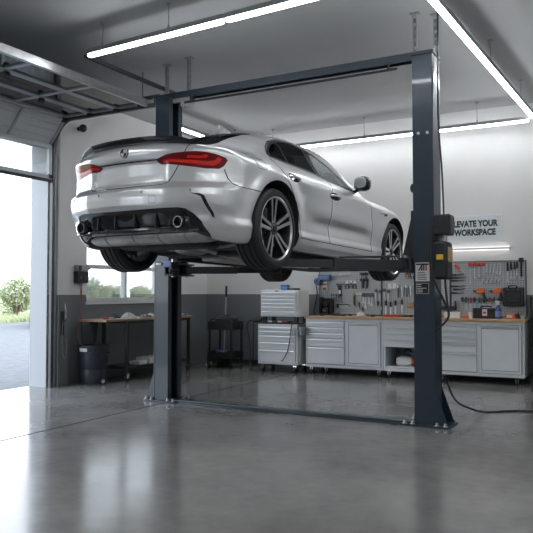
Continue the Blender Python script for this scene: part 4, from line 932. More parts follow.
# left pegboard --------------------------------------------------------------
t = thing('parts_bin', 'small blue parts bin at the top left corner of the pegboard', 'bin', (-4.735, PY, 1.51))
MB().box(-.10,.10,-.10,0,0,.008).box(-.10,-.094,-.10,0,0,.10).box(.094,.10,-.10,0,0,.10).box(-.10,.10,-.10,-.094,0,.095).build('bin_shell', 'pblue', t, bevel=.003); MB().box(-.075,.075,-.102,-.10,.03,.07).build('bin_label', 'lblue', t); MB().box(-.09,.09,-.09,-.01,.008,.06).build('parts', 'mblack', t)
t = thing('air_hose_reel', 'blue round air hose reel at the left edge of the pegboard', 'hose reel', (-4.86, 10.80, 1.49))
MB().lathe([(0,-.05),(.055,-.05),(.062,-.03),(.062,.03),(.055,.05),(0,.05)], 22, 'y', (0,-.0,0)).build('drum', 'pblue', t); MB().cyl((0,-.06,0),(0,.05,0),.018,n=12).box(-.02,.02,.03,.10,-.02,.02).build('axle','mblack',t)
MB().tube(spline([(-.02,-.03,-.055),(.0,-.03,-.2),(-.03,-.04,-.38),(-.05,-.06,-.50),(-.02,-.08,-.565)],6),.010,8).build('hose','mblack',t)
t = thing('spray_can_rack', 'narrow red and white rack hanging below the blue parts bin', 'rack', (-4.74, PY, 1.33)); MB().box(-.035,.035,-.05,0,0,.155).build('rack_back','paper',t,bevel=.003); MB().box(-.03,.03,-.055,-.05,.01,.06).box(-.03,.03,-.055,-.05,.09,.13).build('rack_face','cu',t)
t = thing('spirit_level', 'long grey spirit level hung level at the top of the left pegboard', 'spirit level', (-4.45, PY, 1.605)); MB().box(-.17,.17,-.03,-.006,-.016,.016).build('level_body','galv',t,bevel=.002); MB().box(-.025,.025,-.032,-.03,-.009,.009).build('vial','yellow',t); MB().box(-.15,-.14,-.01,0,-.01,.01).box(.14,.15,-.01,0,-.01,.01).build('hook','dsteel',t)
t = thing('vernier_caliper', 'dark T-shaped caliper hanging on the left pegboard below the spirit level', 'caliper', (-4.47, PY, 1.44)); MB().box(-.07,.08,-.022,-.01,-.012,.012).prism([(-.05,.01),(-.03,.01),(-.035,-.05),(-.045,-.05)],-.022,-.01).build('jaw_head','dsteel',t); MB().box(-.03,.03,-.028,-.006,-.21,-.02).build('slide_body','mblack',t,bevel=.006); MB().box(-.02,.02,-.03,-.028,-.16,-.10).build('dial','paper',t); MB().box(-.01,.01,-.01,0,-.02,.0).build('hook','dsteel',t)
def pliers(x, z, label, m, L=.17, rot=0., g='pliers on the pegboard'):
    t = thing('pliers', label, 'pliers', (x, PY, z), 0, g); t.rotation_euler = (0, rot, 0)
    for s in (-1,1): MB().tube(spline([(s*.003,-.018,-.05),(s*.022,-.018,-.085),(s*.024,-.018,-.13),(s*.016,-.018,-L)],4),.0075,8).build('handle', m, t)
    MB().prism([(-.004,.0),(.004,.0),(.017,-.035),(.012,-.055),(-.012,-.055),(-.017,-.035)],-.025,-.011).build('jaws','tsteel',t); MB().cyl((0,-.03,-.045),(0,.003,-.045),.006,n=10).build('rivet','dsteel',t)
for i,(x,z,m,n) in enumerate(((-4.34,1.50,'mblack','black-gripped pliers just left of the clamp pair, leftmost of three'),(-4.27,1.51,'dsteel','grey-gripped pliers between two black pairs beside the clamps'),(-4.20,1.50,'mblack','black-gripped pliers nearest the pair of large black clamps'))): pliers(x,z,n,m,.13)
for i,(x,n) in enumerate(((-4.075,'tall black bar clamp, left one of the pair on the left pegboard'),(-4.0,'tall black bar clamp, right one of the pair on the left pegboard'))):
    t = thing('bar_clamp', n, 'clamp', (x, PY, 1.36), 0, 'pair of black bar clamps'); MB().box(-.006,.006,-.026,-.01,0,.27).build('bar','dsteel',t); MB().prism([(-.03,.23),(.035,.23),(.035,.26),(.0,.28),(-.03,.27)],-.035,-.004).build('fixed_jaw','mblack',t,bevel=.004); MB().prism([(-.025,.13),(.035,.145),(.035,.17),(-.025,.18)],-.035,-.004).build('sliding_jaw','mblack',t,bevel=.004); MB().cyl((.02,-.02,.02),(.02,-.02,.14),.014,n=10).build('handle','mblack',t)
t = thing('drill_holder', 'black cordless tool charger and holder standing at the left of the worktop against the pegboard', 'tool holder', (-4.68, PY-.08, WT))
MB().box(-.12,.12,-.06,.06,0,.03).box(-.12,-.09,-.05,.06,.03,.30).box(.06,.11,-.05,.06,.03,.24).box(-.09,.10,.03,.06,.03,.28).build('holder_frame','mblack',t,bevel=.008); MB().box(-.07,.04,-.06,.02,.03,.12).box(-.07,.04,-.05,.02,.15,.22).build('battery_block','liftb',t,bevel=.008); MB().box(-.05,.0,-.063,-.06,.06,.09).build('battery_label','galv',t)
t = thing('hacksaw', 'dark hacksaw lying level low on the left pegboard', 'saw', (-4.40, PY, 1.07)); MB().box(-.11,.11,-.024,-.012,-.016,-.010).build('blade','tsteel',t); MB().tube([(-.11,-.018,-.013),(-.11,-.018,.03),(.09,-.018,.03),(.11,-.018,-.013)],.007,8).build('frame','mblack',t); MB().box(-.13,-.09,-.03,-.006,-.03,.04).build('handle','mblack',t,bevel=.008); MB().box(-.01,.01,-.012,0,.024,.034).build('hook','dsteel',t)
t = thing('try_square', 'yellow and steel carpenter square on the left pegboard', 'square', (-4.21, PY, 1.27)); MB().box(0,.13,-.02,-.014,0,.022).build('blade','tsteel',t); MB().box(.02,.11,-.022,-.020,.005,.017).build('scale','yellow',t); MB().box(-.012,.012,-.028,-.006,-.17,.03).build('stock','mblack',t); MB().box(-.008,.008,-.029,-.028,-.02,.02).build('stock_inlay','yellow',t); MB().box(-.004,.004,-.01,0,.0,.01).build('hook','dsteel',t)
for i,(x,L) in enumerate(((-4.05,.15),(-4.0,.24),(-3.95,.17),(-3.89,.20))):
    t = hang('open_end_wrench', 'chunky steel wrench right of the yellow square, %s from the left' % ords[i], 'wrench', x, 1.28, 'wrenches right of the yellow square', [('shank', spanner(L, r=.026), 'tsteel')], .08*(i%2)); MB().box(-.022,.022,-.034,-.008,-.05,.01).build('head_block','dsteel',t,bevel=.005)
for i,(x,z) in enumerate(((-3.83,1.33),(-3.76,1.32),(-3.69,1.34),(-3.62,1.32))):
    t = hang('ratchet_head', 'ratchet with dark head, %s from the left in the row under the car front wheel' % ords[i], 'ratchet', x, z, 'ratchets', [('shank', grip(-.03,-.17,.009), 'tsteel')]); MB().lathe([(0,-.03),(.024,-.03),(.026,-.005),(0,-.005)],14,'y').build('head','dsteel',t)
t = thing('first_aid_box', 'small white wall box on the pegboard beneath the front wheel of the car', 'box', (-3.54, PY, 1.36)); MB().box(-.07,.07,-.06,0,0,.085).build('box_shell','paper',t,bevel=.006); MB().box(-.003,.003,-.061,-.06,.01,.075).build('lid_seam','dsteel',t); MB().box(-.02,.02,-.064,-.06,.06,.07).build('latch','dsteel',t)
for i,(x,z,L) in enumerate(((-3.45,1.42,.20),(-3.38,1.40,.17),(-3.31,1.42,.19),(-3.24,1.41,.16))):
    t = hang('socket_wrench', 'steel socket wrench, %s from the left beside the right lift post' % ords[i], 'wrench', x, z, 'socket wrenches beside the lift post', [('shank', MB().cyl((0,-.02,-.03),(0,-.02,-L),.012,n=10), 'tsteel' if i % 2 else 'dsteel')]); MB().cyl((0,-.035,-.0),(0,-.035,-.045),.02,n=12).build('drive_head','tsteel',t)
for i,(x,z) in enumerate(((-3.66,1.17),(-3.58,1.15),(-3.50,1.17),(-3.39,1.19))):
    t = hang('hand_file', 'black-handled file, %s from the left low on the pegboard above the red tray' % ords[i], 'file', x, z, 'black-handled files', [('blade', MB().box(-.012,.012,-.022,-.016,-.22,-.08), 'tsteel')]); grip(0,-.085,.017).build('handle','mblack',t)
t = thing('tool_pouch', 'brown and black pouch on the pegboard close to the right lift post', 'pouch', (-3.24, PY, 1.07)); MB().blob((0,-.03,.03),(.06,.03,.05),.6).build('pouch_body','wood2',t); MB().box(-.05,.05,-.05,-.0,.06,.075).build('belt_loop','mblack',t)
for i, (x, z, L, m) in enumerate(((-3.05,1.70,.22,'mblack'),(-2.98,1.70,.22,'red'),(-2.90,1.70,.2,'mblack'),(-2.80,1.69,.24,'mblack'),(-2.72,1.69,.2,'mblack'))):
    t = hang('nut_driver', 'nut driver with %s handle high on the middle pegboard, %s from the left' % ('red' if m == 'red' else 'black', ords[i]), 'nut driver', x, z, 'nut drivers behind the lift post', [('shaft', MB().cyl((0,-.02,-.08),(0,-.02,-L),.005,n=8), 'tsteel')]); grip(0,-.09,.014).build('handle',m,t)
for i, (x, z) in enumerate(((-3.30,1.69),(-3.22,1.69),(-3.14,1.69))): pliers(x, z, 'pliers beside the car front wheel rim, %s from the left high on the pegboard' % ords[i], ['red','mblack','mblack'][i], .17)
for i in range(5):
    x = -4.62+.045*i; t = thing('hex_key', 'dark bent hex key, %s from the left between the holder and the caliper' % ords[i], 'hex key', (x, PY, 1.27), 0, 'hex keys')
    MB().tube([(0,-.004,.0),(0,-.02,.0),(0,-.02,-.09-.012*i),(.03,-.02,-.09-.012*i)],.005,6).build('key','dsteel',t); MB().blob((0,-.02,-.01),(.012,.012,.014)).build('colour_collar',['mblack','cu','mblack','tan','mblack'][i],t)
for i in range(6):
    x = -3.86+.075*i; t = thing('scraper', 'scraper high on the pegboard behind the front tyre, %s from the left' % ords[i], 'scraper', (x, PY, 1.66), 0, 'scrapers')
    grip(0,-.07,.013).build('handle',['mblack','dsteel'][i%2],t); MB().prism([(-.006,-.07),(.006,-.07),(.02,-.14),(-.02,-.14)],-.022,-.017).build('blade','tsteel',t); MB().box(-.008,.008,-.02,.0,-.012,-.002).build('hook','dsteel',t)
for i, (x, z) in enumerate(((-4.20,1.08),(-4.13,1.08),(-4.06,1.0),(-3.80,1.10),(-3.74,1.08))):
    t = thing('punch', 'short dark punch, %s from the left low on the left pegboard above the white cover' % ords[i], 'punch', (x, PY, z+.06), 0, 'punches')
    MB().cyl((0,-.018,0),(0,-.018,-.07),.011,n=10).build('body','dsteel',t); MB().cyl((0,-.018,-.07),(0,-.018,-.12),.005,n=8).build('tip','tsteel',t); MB().box(-.006,.006,-.02,0,-.02,-.01).build('hook','dsteel',t)
# on the worktop
for i, (x, y, m) in enumerate(((-4.58,10.35,'mblack'),(-4.22,10.40,'dsteel'),(-4.12,10.42,'mblack'),(-3.82,10.42,'dsteel'),(-3.72,10.38,'mblack'),(-3.22,10.42,'dsteel'),(-3.12,10.40,'mblack'))):
    t = thing('socket_piece', 'small dark steel piece lying on the worktop, %s from the left' % ords[i], 'part', (x, y, .922), .7*i, 'loose steel pieces on the worktop')
    MB().cyl((-.04,0,.018),(.03,0,.018),.018,n=12).build('sleeve',m,t); MB().cyl((.03,0,.018),(.06,0,.018),.010,n=10).build('stub','dsteel',t)
def put(name, label, cat, x, y, parts, group=None, z=WT):
    t = thing(name, label, cat, (x, y, z), 0, group)
    for nm, mb, m, bv in parts: mb.build(nm, m, t, bevel=bv)
    return t
put('hard_hat', 'small white cap-shaped cover on the worktop left of the red tray', 'cover', -3.99, 10.55, [('dome', MB().lathe([(.075,0),(.075,.012),(.062,.04),(.035,.06),(0,.067)], 24), 'paper', 0)])
put('red_tray', 'flat red tray on the worktop next to the right lift post', 'tray', -3.43, 10.45, [('tray_base', MB().box(-.12,.12,-.08,.08,0,.012), 'red', .003), ('tray_rim', MB().rim_frame(-.12,.12,-.08,.08,.01,.012,.03,'z'), 'red', 0)])
put('bench_vice', 'low dark clutter of steel offcuts and a small vice at the left of the worktop', 'vice', -4.38, 10.5, [('base', MB().box(-.07,.07,-.05,.05,0,.02), 'mblack', .003), ('jaws', MB().box(-.05,.0,-.04,.04,.02,.045).box(.01,.05,-.04,.04,.02,.045), 'dsteel', .003), ('screw', MB().cyl((.05,0,.032),(.10,0,.032),.006), 'steel', 0)])
put('flat_bar', 'long dark flat bar lying along the worktop behind the white cover', 'bar', -3.85, 10.72, [('bar', MB().box(-.3,.25,-.02,.02,0,.018), 'dsteel', .003)])
put('tissue_box', 'white box on the worktop just right of the lift post', 'box', -2.49, 10.5, [('carton', MB().box(-.12,.12,-.08,.08,0,.085), 'paper', .004), ('opening', MB().box(-.07,.07,-.015,.015,.085,.087), 'tan', 0)])
put('wooden_block', 'small tan box on the worktop between the white box and the white cup', 'box', -2.30, 10.5, [('block', MB().box(-.05,.05,-.05,.05,0,.035), 'orange', .004)])
put('cup', 'white cup on the worktop left of the black toolbox', 'cup', -2.215, 10.45, [('cup_body', MB().lathe([(0,0),(.03,0),(.038,.09),(.035,.09),(.028,.01),(0,.01)], 20), 'paper', 0), ('cup_handle', MB().tube(spline([(.036,0,.075),(.06,0,.06),(.055,0,.03),(.032,0,.025)],4),.005,6), 'paper', 0)])
put('tool_box', 'closed black toolbox with a white label on the worktop', 'toolbox', -2.01, 10.5, [('box_shell', MB().box(-.17,.17,-.09,.09,0,.115), 'mblack', .01), ('lid', MB().box(-.175,.175,-.095,.095,.115,.15), 'mblack', .01), ('handle', MB().tube(spline([(-.07,0,.145),(-.06,0,.175),(.06,0,.175),(.07,0,.145)],4),.009,8), 'gblack', 0), ('box_label', MB().box(-.035,.035,-.0975,-.0955,.04,.135), 'paper', 0), ('label_print', MB().box(-.02,.02,-.099,-.0975,.07,.10), 'red', 0)])
put('spray_bottle', 'blue spray bottle with a white trigger on the worktop beside the black toolbox', 'bottle', -1.82, 10.42, [('bottle_body', MB().lathe([(0,0),(.042,0),(.045,.01),(.045,.13),(.03,.17),(.016,.19),(.016,.2),(0,.2)], 22), 'bluel', 0), ('bottle_label', MB().lathe([(.0455,.03),(.0462,.03),(.0462,.11),(.0455,.11)], 22, closed=True), 'lblue', 0), ('spray_head', MB().box(-.018,.018,-.02,.02,.2,.24).prism([(-.05,.235),(.02,.24),(.02,.26),(-.05,.255)],-.012,.012).prism([(-.03,.235),(-.02,.235),(-.03,.19),(-.038,.19)],-.006,.006), 'paper', .003)])
put('small_parts_box', 'orange and white box on the worktop below the large black case', 'box', -1.66, 10.5, [('carton', MB().box(-.07,.07,-.05,.05,0,.07), 'orange', .004), ('carton_label', MB().box(-.05,.03,-.052,-.05,.015,.055), 'paper', 0)])
put('glue_bottle', 'stubby orange-capped bottle on the worktop near the right end', 'bottle', -1.56, 10.5, [('bottle_body', MB().lathe([(0,0),(.022,0),(.022,.06),(.012,.075),(0,.075)],16), 'mblack', 0), ('cap', MB().lathe([(.012,.075),(.011,.10),(0,.10)],12), 'orange', 0)])
put('masking_tape', 'grey roll of tape lying at the right end of the worktop', 'tape', -1.47, 10.45, [('roll', MB().lathe([(.025,0),(.05,0),(.05,.045),(.025,.045)],24,closed=True), 'galv', .002)])
# things on the open shelf of the middle cabinet
put('power_tool', 'white power tool with black handle on the open shelf of the middle cabinet', 'power tool', -3.18, 10.28, [('motor_body', MB().blob((0,0,.07),(.13,.07,.07),.6), 'paper', 0), ('handle', MB().tube(spline([(-.10,0,.12),(-.08,0,.17),(.06,0,.17),(.09,0,.12)],5),.014,8), 'mblack', 0), ('vent', MB().box(.11,.15,-.04,.04,.03,.10), 'orange', .004)], z=.185)
put('power_tool', 'black power tool on the open shelf, right of the white one', 'power tool', -2.90, 10.28, [('motor_body', MB().blob((0,0,.06),(.12,.07,.06),.6), 'mblack', 0), ('handle', MB().tube(spline([(-.09,0,.10),(-.07,0,.15),(.06,0,.15),(.09,0,.10)],5),.014,8), 'gblack', 0)], z=.185)
put('power_tool_bag', 'dark bag behind the tools on the open shelf of the middle cabinet', 'bag', -3.2, 10.53, [('bag_body', MB().blob((0,0,.10),(.17,.10,.10),.6), 'cloth', 0), ('bag_handle', MB().tube(spline([(-.08,0,.18),(0,0,.23),(.08,0,.18)],5),.01,8), 'mblack', 0)], z=.185)

# ---------------------------------------------------------------- tool chest: rolling cabinet and top chest
CX0, CX1, CF = -5.58, -4.85, 9.98
t = thing('rolling_tool_cabinet', 'grey rolling tool cabinet with five drawers left of the workbench', 'tool cabinet', ((CX0+CX1)/2, CF+.23, 0)); w_ = (CX1-CX0)/2
MB().box(-w_,w_,-.23,.23,.13,.79).build('cabinet_body','cab',t,bevel=.006)
drawers(t, -w_+.035, w_-.035, [(.685,.745),(.61,.68),(.50,.605),(.375,.495),(.165,.37)], -.235)
MB().box(-w_-.01,w_+.01,-.24,.24,.79,.805).build('top_tray','mblack',t,bevel=.004)
for x_ in (-w_+.07,w_-.07):
    for y_ in (-.17,.17): caster(t, x_, y_, .05)
MB().cyl((w_-.01,-.12,.70),(w_+.05,-.12,.70),.012).cyl((w_-.01,.15,.70),(w_+.05,.15,.70),.012).cyl((w_+.05,-.14,.70),(w_+.05,.17,.70),.014).build('push_handle','mblack',t)
t = thing('top_tool_chest', 'grey six-drawer top chest raised on the rolling tool cabinet', 'tool chest', ((CX0+CX1)/2+.01, CF+.25, .905))
MB().box(-w_+.02,w_-.02,-.21,.21,0,.435).build('chest_body','cab',t,bevel=.006)
for q in range(4): MB().box(-w_+.05+.0+(q%2)*(2*w_-.15), -w_+.10+(q%2)*(2*w_-.15), -.19+.32*(q//2), -.13+.32*(q//2), -.10, 0).build('riser_foot','mblack',t)
drawers(t, -w_+.05, w_-.05, [(.355,.405),(.295,.35),(.235,.29),(.175,.23),(.10,.17),(.02,.095)], -.215)
MB().box(-.07,-.02,-.217,-.21,.412,.424).build('badge','dsteel',t)
ct = (CX0+CX1)/2
put('blue_box', 'small blue box standing on the top tool chest under the car', 'box', ct+.03, 10.2, [('carton', MB().box(-.06,.06,-.05,.05,0,.09), 'blue', .004), ('band', MB().box(-.061,.061,-.051,.051,.03,.05), 'lblue', 0)], z=1.34)
put('black_case', 'low black tray on the top tool chest right of the blue box', 'tray', ct+.18, 10.22, [('case_body', MB().box(-.08,.08,-.08,.08,0,.035), 'mblack', .006), ('clasp', MB().box(-.02,.02,-.085,-.08,.01,.03), 'dsteel', 0)], z=1.34)
put('paper_pad', 'thin pale pad on the left of the top tool chest', 'pad', ct-.2, 10.15, [('pad', MB().box(-.09,.09,-.08,.08,0,.015), 'paper', .002)], z=1.34)
rr = random.Random(11)
labs = ['black socket handle lying in the gap between the two tool chests, leftmost','silver socket lying in the gap between the two tool chests','dark coupling in the gap between the two tool chests, near the middle','silver ratchet handle in the gap between the two tool chests','red-brown grip in the gap between the two tool chests, towards the right','dark socket at the right end of the gap between the two tool chests']
for i, lab in enumerate(labs):
    x = ct-.24+.09*i; t = thing('loose_socket', lab, 'tool', (x, CF+.03, .805), rr.uniform(-.5,.5), 'loose tools in the chest gap'); mm = ['mblack','steel','dsteel','steel','cu','mblack'][i]
    MB().cyl((-.035,0,.02),(.035,0,.02),.018,n=12).build('socket',mm,t); MB().cyl((.035,0,.02),(.06,0,.02),.011,n=10).build('drive','dsteel',t)
t = thing('air_tool', 'black air tool with a hanging hose at the left of the tool cabinet', 'air tool', (CX0-.02, CF-.02, .805)); MB().blob((0,.03,.05),(.09,.05,.05),.7).build('tool_body','mblack',t); MB().tube(spline([(-.05,.0,.04),(-.14,-.01,.02),(-.17,-.02,-.10)],5),.012,8).build('hose_whip','mblack',t)
MB().tube(spline([(-.17,-.02,-.10),(-.12,-.03,-.25),(-.10,-.02,-.5),(-.13,-.0,-.75),(-.12,.02,-.79)],6),.010,8).build('hose','bin',t); MB().tube(spline([(-.06,.02,.02),(-.05,.0,-.2),(-.06,.0,-.55),(-.1,.02,-.79)],6),.009,8).build('hose','mblack',t)
t = thing('work_cable', 'thin black cable hanging in front of the tool cabinet drawers', 'cable', (CX1-.10, CF-.045, .80)); MB().tube(spline([(.03,.02,.02),(.02,-.02,-.05),(.0,-.03,-.25),(-.05,-.025,-.45),(-.13,-.02,-.58),(-.17,-.01,-.60)],6),.008,8).build('cable','mblack',t)
t = thing('hanging_cup', 'grey metal cup hanging on the right side of the tool cabinet', 'cup', (CX1+.075, CF+.0, .62)); MB().lathe([(0,0),(.045,0),(.06,.13),(.056,.13),(.042,.01),(0,.01)],20).build('cup_body','galv',t); MB().box(-.075,-.045,-.01,.01,.08,.15).build('cup_clip','mblack',t)

# ---------------------------------------------------------------- trolley with broom
t = thing('service_trolley', 'black two-tier service trolley in the far corner', 'trolley', (-6.36, 10.22, 0))
for x_ in (-.22,.22):
    for y_ in (-.17,.17): MB().box(x_-.014,x_+.014,y_-.014,y_+.014,.11,.74).build('post','mblack',t); caster(t,x_,y_,.045)
def tray(z,h): return MB().box(-.25,.25,-.19,.19,z,z+.012).rim_frame(-.25,.25,-.19,.19,.01,z+.012,z+h,'z')
tray(.66,.14).build('upper_tray','mblack',t,bevel=.004); tray(.18,.10).build('lower_tray','mblack',t,bevel=.004); MB().tube(spline([(-.17,-.19,.78),(-.15,-.22,.84),(.15,-.22,.84),(.17,-.19,.78)],5),.012,8).build('push_handle','mblack',t)
put('tool_bag', 'black open tool bag on the upper tray of the trolley', 'bag', -6.36, 10.26, [('bag_body', MB().blob((0,0,.11),(.20,.13,.11),.5), 'mblack', 0), ('bag_handle', MB().tube(spline([(-.1,0,.15),(-.06,0,.22),(.06,0,.22),(.1,0,.15)],5),.012,8), 'gblack', 0)], z=.672)
for i,(x,c,lab) in enumerate(((-6.46,'blue','blue rag bundle on the lower tray of the trolley'),(-6.35,'cloth','grey rag bundle beside the blue one on the trolley'),(-6.25,'mblack','black boot-shaped bundle at the right of the lower trolley tray'))):
    o = MB().blob((0,0,.055),(.06,.11,.055),.75).build('rag_bundle', c, loc=None); o.location=(x,10.2,.192); tag(o, lab, 'rag')
t = thing('broom', 'broom with a pale pole and black grip standing behind the trolley', 'broom', (-6.58, 10.52, 0)); MB().cyl((0,0,.12),(.02,.04,1.22),.013,n=10).build('pole','steel',t); MB().cyl((.02,.04,1.22),(.022,.045,1.42),.02,n=12).build('grip','mblack',t); MB().box(-.14,.14,-.03,.03,.06,.12).build('head','mblack',t,bevel=.01); MB().box(-.135,.135,-.035,.035,0,.07).build('bristles','mblack',t)

# ---------------------------------------------------------------- work table by the window
TX0, TX1, TY0, TY1 = -7.10, -6.58, 7.86, 9.52
t = thing('work_table', 'black-framed work table with a worn wooden top under the window', 'table', ((TX0+TX1)/2, (TY0+TY1)/2, 0)); a, b = (TX1-TX0)/2, (TY1-TY0)/2
MB().box(-a,a,-b-.44,b,.885,.92).build('table_top','wood2',t,bevel=.004)
MB().prism([(-b-.40,.885),(-b-.24,.885),(-b-.28,.57)],-.10,-.07,'x').build('bracket','mblack',t)
MB().rim_frame(-a+.02,a-.02,-b+.02,b-.02,.04,.845,.885,'z').build('apron','mblack',t)
for x_ in (-a+.04,a-.04):
    for y_ in (-b+.05,b-.05):
        MB().box(x_-.02,x_+.02,y_-.02,y_+.02,.11,.85).build('leg','mblack',t); caster(t,x_,y_,.05)
MB().box(-a+.03,a-.03,-b+.05,b-.05,.20,.215).rim_frame(-a+.02,a-.02,-b+.03,b-.03,.03,.175,.2,'z').build('lower_shelf','mblack',t)
TZ = .92
rr = random.Random(5)
def rag(x, y, z, r, m, lab, grp=None):
    mb = MB(); n, k = 26, 10; vs = []
    for i in range(k+1):
        for j in range(n):
            th = 2*math.pi*j/n; q = i/k; rad = r*(1-q)**.6*(1+.22*math.sin(3*th+r*60)+.10*math.sin(7*th+q*4)); vs.append((rad*math.cos(th), rad*1.3*math.sin(th), r*.75*(q**.7)*(1+.2*math.sin(5*th))))
    mb.add(vs, [(i*n+j, i*n+(j+1)%n, (i+1)*n+(j+1)%n, (i+1)*n+j) for i in range(k) for j in range(n)]+[tuple(range(n))])
    o = mb.build('rag', m, angle=60); o.location = (x,y,z); tag(o, lab, 'rag', grp)
rag(-6.80,8.15,TZ,.10,'clothw','crumpled white and grey rag, highest one on the table under the window')
rag(-6.70,8.42,TZ,.08,'cloth','dark grey rag on the window table right of the white rag')
rag(-6.75,8.62,TZ,.075,'clothw','second pale rag on the window table near the small bottle')
rag(-6.86,7.92,TZ,.07,'mblack','black rag at the left of the window table')
put('small_bottle','small tan bottle standing on the window table','bottle',-6.70,9.03,[('bottle_body',MB().lathe([(0,0),(.024,0),(.026,.01),(.026,.085),(.012,.10),(0,.10)],16),'tan',0),('cap',MB().lathe([(.013,.10),(.013,.12),(0,.12)],12),'cream',0)],z=TZ)
put('hand_tool','red-handled hand tool lying at the left end of the window table','hand tool',-6.74,7.62,[('grip',MB().cyl((0,-.09,.016),(0,.02,.016),.015),'red',0),('shaft',MB().cyl((0,.02,.016),(0,.13,.016),.006),'steel',0)],z=TZ)
put('hand_tool','dark hand tool with steel shaft lying at the middle of the window table','hand tool',-6.66,8.47,[('grip',MB().cyl((0,-.07,.018),(0,.04,.018),.017),'mblack',0),('shaft',MB().cyl((0,.04,.018),(0,.13,.018),.006),'steel',0)],z=TZ)
put('paper_sheet','flat pale sheets at the right of the window table','papers',-6.78,9.25,[('sheets',MB().box(-.10,.10,-.12,.12,0,.012),'paper',.002)],z=TZ)
put('tool_roll','dark flat tool roll on the right end of the window table','tool roll',-6.72,9.42,[('roll',MB().blob((0,0,.018),(.08,.09,.018),.6),'lblue',0),('strap',MB().box(-.081,.081,-.01,.01,0,.039),'mblack',0)],z=TZ)
put('carton','white flat carton stack on the lower shelf of the window table','box',-6.75,8.66,[('carton',MB().box(-.13,.13,-.22,.22,0,.09),'paper',.004),('carton_band',MB().box(-.132,.132,-.03,.03,0,.092),'tan',0)],z=.215)
put('carton','lower brown carton right of the white one on the table shelf','box',-6.75,9.05,[('carton',MB().box(-.12,.12,-.13,.13,0,.12),'tan',.004),('tape',MB().box(-.03,.03,-.132,.132,0,.1215),'cream',0)],z=.215)
put('carton','small white carton at the left of the table shelf','box',-6.74,8.32,[('carton',MB().box(-.10,.10,-.09,.09,0,.05),'clothw',.004),('tape',MB().box(-.02,.02,-.092,.092,0,.0515),'cream',0)],z=.215)
# bin, funnel, wall box, cables
t = thing('waste_bin','dark round plastic waste bin with a drain tap beside the window table','bin',(-6.93,7.56,0))
MB().lathe([(0,0),(.175,0),(.185,.02),(.20,.20),(.198,.21),(.205,.22),(.212,.42),(.222,.43),(.222,.45),(.212,.455),(.222,.52),(.232,.525),(.232,.55),(.21,.55),(.205,.50),(.17,.03),(0,.03)],40).build('bin_body','bin',t)
MB().cyl((.19,-.06,.05),(.235,-.075,.05),.022,n=12).cyl((.235,-.075,.05),(.245,-.078,.05),.03,n=12).build('drain_tap','chrome',t)
MB().tube(spline([(.215,.05,.44),(.25,.04,.36),(.245,.02,.30),(.21,.0,.27)],5),.008,6).build('bin_handle','mblack',t)
m = MB(); vs = []
for i in range(9):
    a_ = -1.95+i*.085; 
    for z_ in (.465,.515): vs.append(((.2245 if z_<.5 else .2275)*math.cos(a_), (.2245 if z_<.5 else .2275)*math.sin(a_), z_))
m.add(vs,[(2*i,2*i+2,2*i+3,2*i+1) for i in range(8)]).build('bin_label','paper',t)
t = thing('door_control_box','black and grey door opener control box on the left wall','control box',(WX,7.52,1.44)); MB().box(0,.09,-.11,.11,.0,.17).build('box_lower','mblack',t,bevel=.012); MB().box(0,.08,-.10,.12,.17,.26).build('box_upper','galv',t,bevel=.012); MB().cyl((.09,-.05,.08),(.10,-.05,.08),.025).cyl((.09,.05,.08),(.10,.05,.08),.025).build('push_button','dsteel',t); MB().box(.078,.083,-.09,-.03,.18,.25).build('box_plate','mblack',t); MB().cyl((.04,.12,.21),(.04,.17,.22),.02).build('cable_gland','mblack',t)
t = thing('wall_cable','reddish cable dropping from the control box to the waste bin','cable',(WX+.04,7.52,.56)); MB().tube(spline([(.0,-.02,.88),(.02,-.01,.6),(.0,.0,.35),(-.0,-.06,.16),(.02,-.04,.06),(.08,-.03,-.02)],6),.007,6).build('cable_strand','cu',t); MB().tube(spline([(.0,.02,.88),(-.01,.02,.5),(.01,.01,.25),(.05,.0,.0)],6),.006,6).build('cable_strand','mblack',t)
t = thing('door_release_handle','steel door release handle and cord on the left door post','handle',(WX+.07,7.13,.62)); MB().box(0,.012,-.03,.03,.08,.42).build('backing_plate','mblack',t,bevel=.003); MB().tube(spline([(.03,.01,.52),(.045,.03,.38),(.04,.02,.30)],5),.010,8).build('lever','chrome',t); MB().cyl((.0,0,.30),(.05,.01,.30),.02).build('pivot','dsteel',t); MB().tube(spline([(.02,-.01,.28),(.03,-.03,.0),(.03,.0,-.22),(.03,.05,-.20),(.02,.06,.05)],6),.005,6).build('cord','galv',t)
t = thing('wall_spotlight','small round black device on the left wall beside the door track','camera',(WX,7.48,3.70)); MB().cyl((0,0,0),(.05,0,0),.03).build('bracket','mblack',t); MB().blob((.09,0,0),(.06,.06,.06)).build('dome','gblack',t)
# right of the bench: dark rack
t = thing('storage_rack','dark storage rack at the right edge beyond the workbench','rack',(-.90,10.5,0))
for x_ in (-.45,.45):
    for y_ in (-.22,.22): MB().box(x_-.015,x_+.015,y_-.015,y_+.015,0,1.25).build('post','mblack',t)
for z_ in (.15,.55,.92,1.2): MB().box(-.46,.46,-.235,.235,z_,z_+.02).build('shelf','mblack',t)
for i,(x,z,m,w_,h_,lab) in enumerate(((-1.22,.94,'dsteel',.09,.16,'dark carton on the rack shelf at worktop height'),(-1.20,.57,'bin',.11,.22,'dark bin on the rack shelf below worktop height'),(-1.22,.17,'mblack',.10,.25,'black bin on the lowest shelf of the rack'),(-1.0,.94,'tan',.08,.12,'tan carton on the rack shelf beside the dark one'))):
    put('storage_box',lab,'box',x,10.45,[('box_shell',MB().box(-w_,w_,-.12,.12,0,h_),m,.006),('box_lid',MB().box(-w_-.004,w_+.004,-.124,.124,h_,h_+.012),m,.003)],z=z)
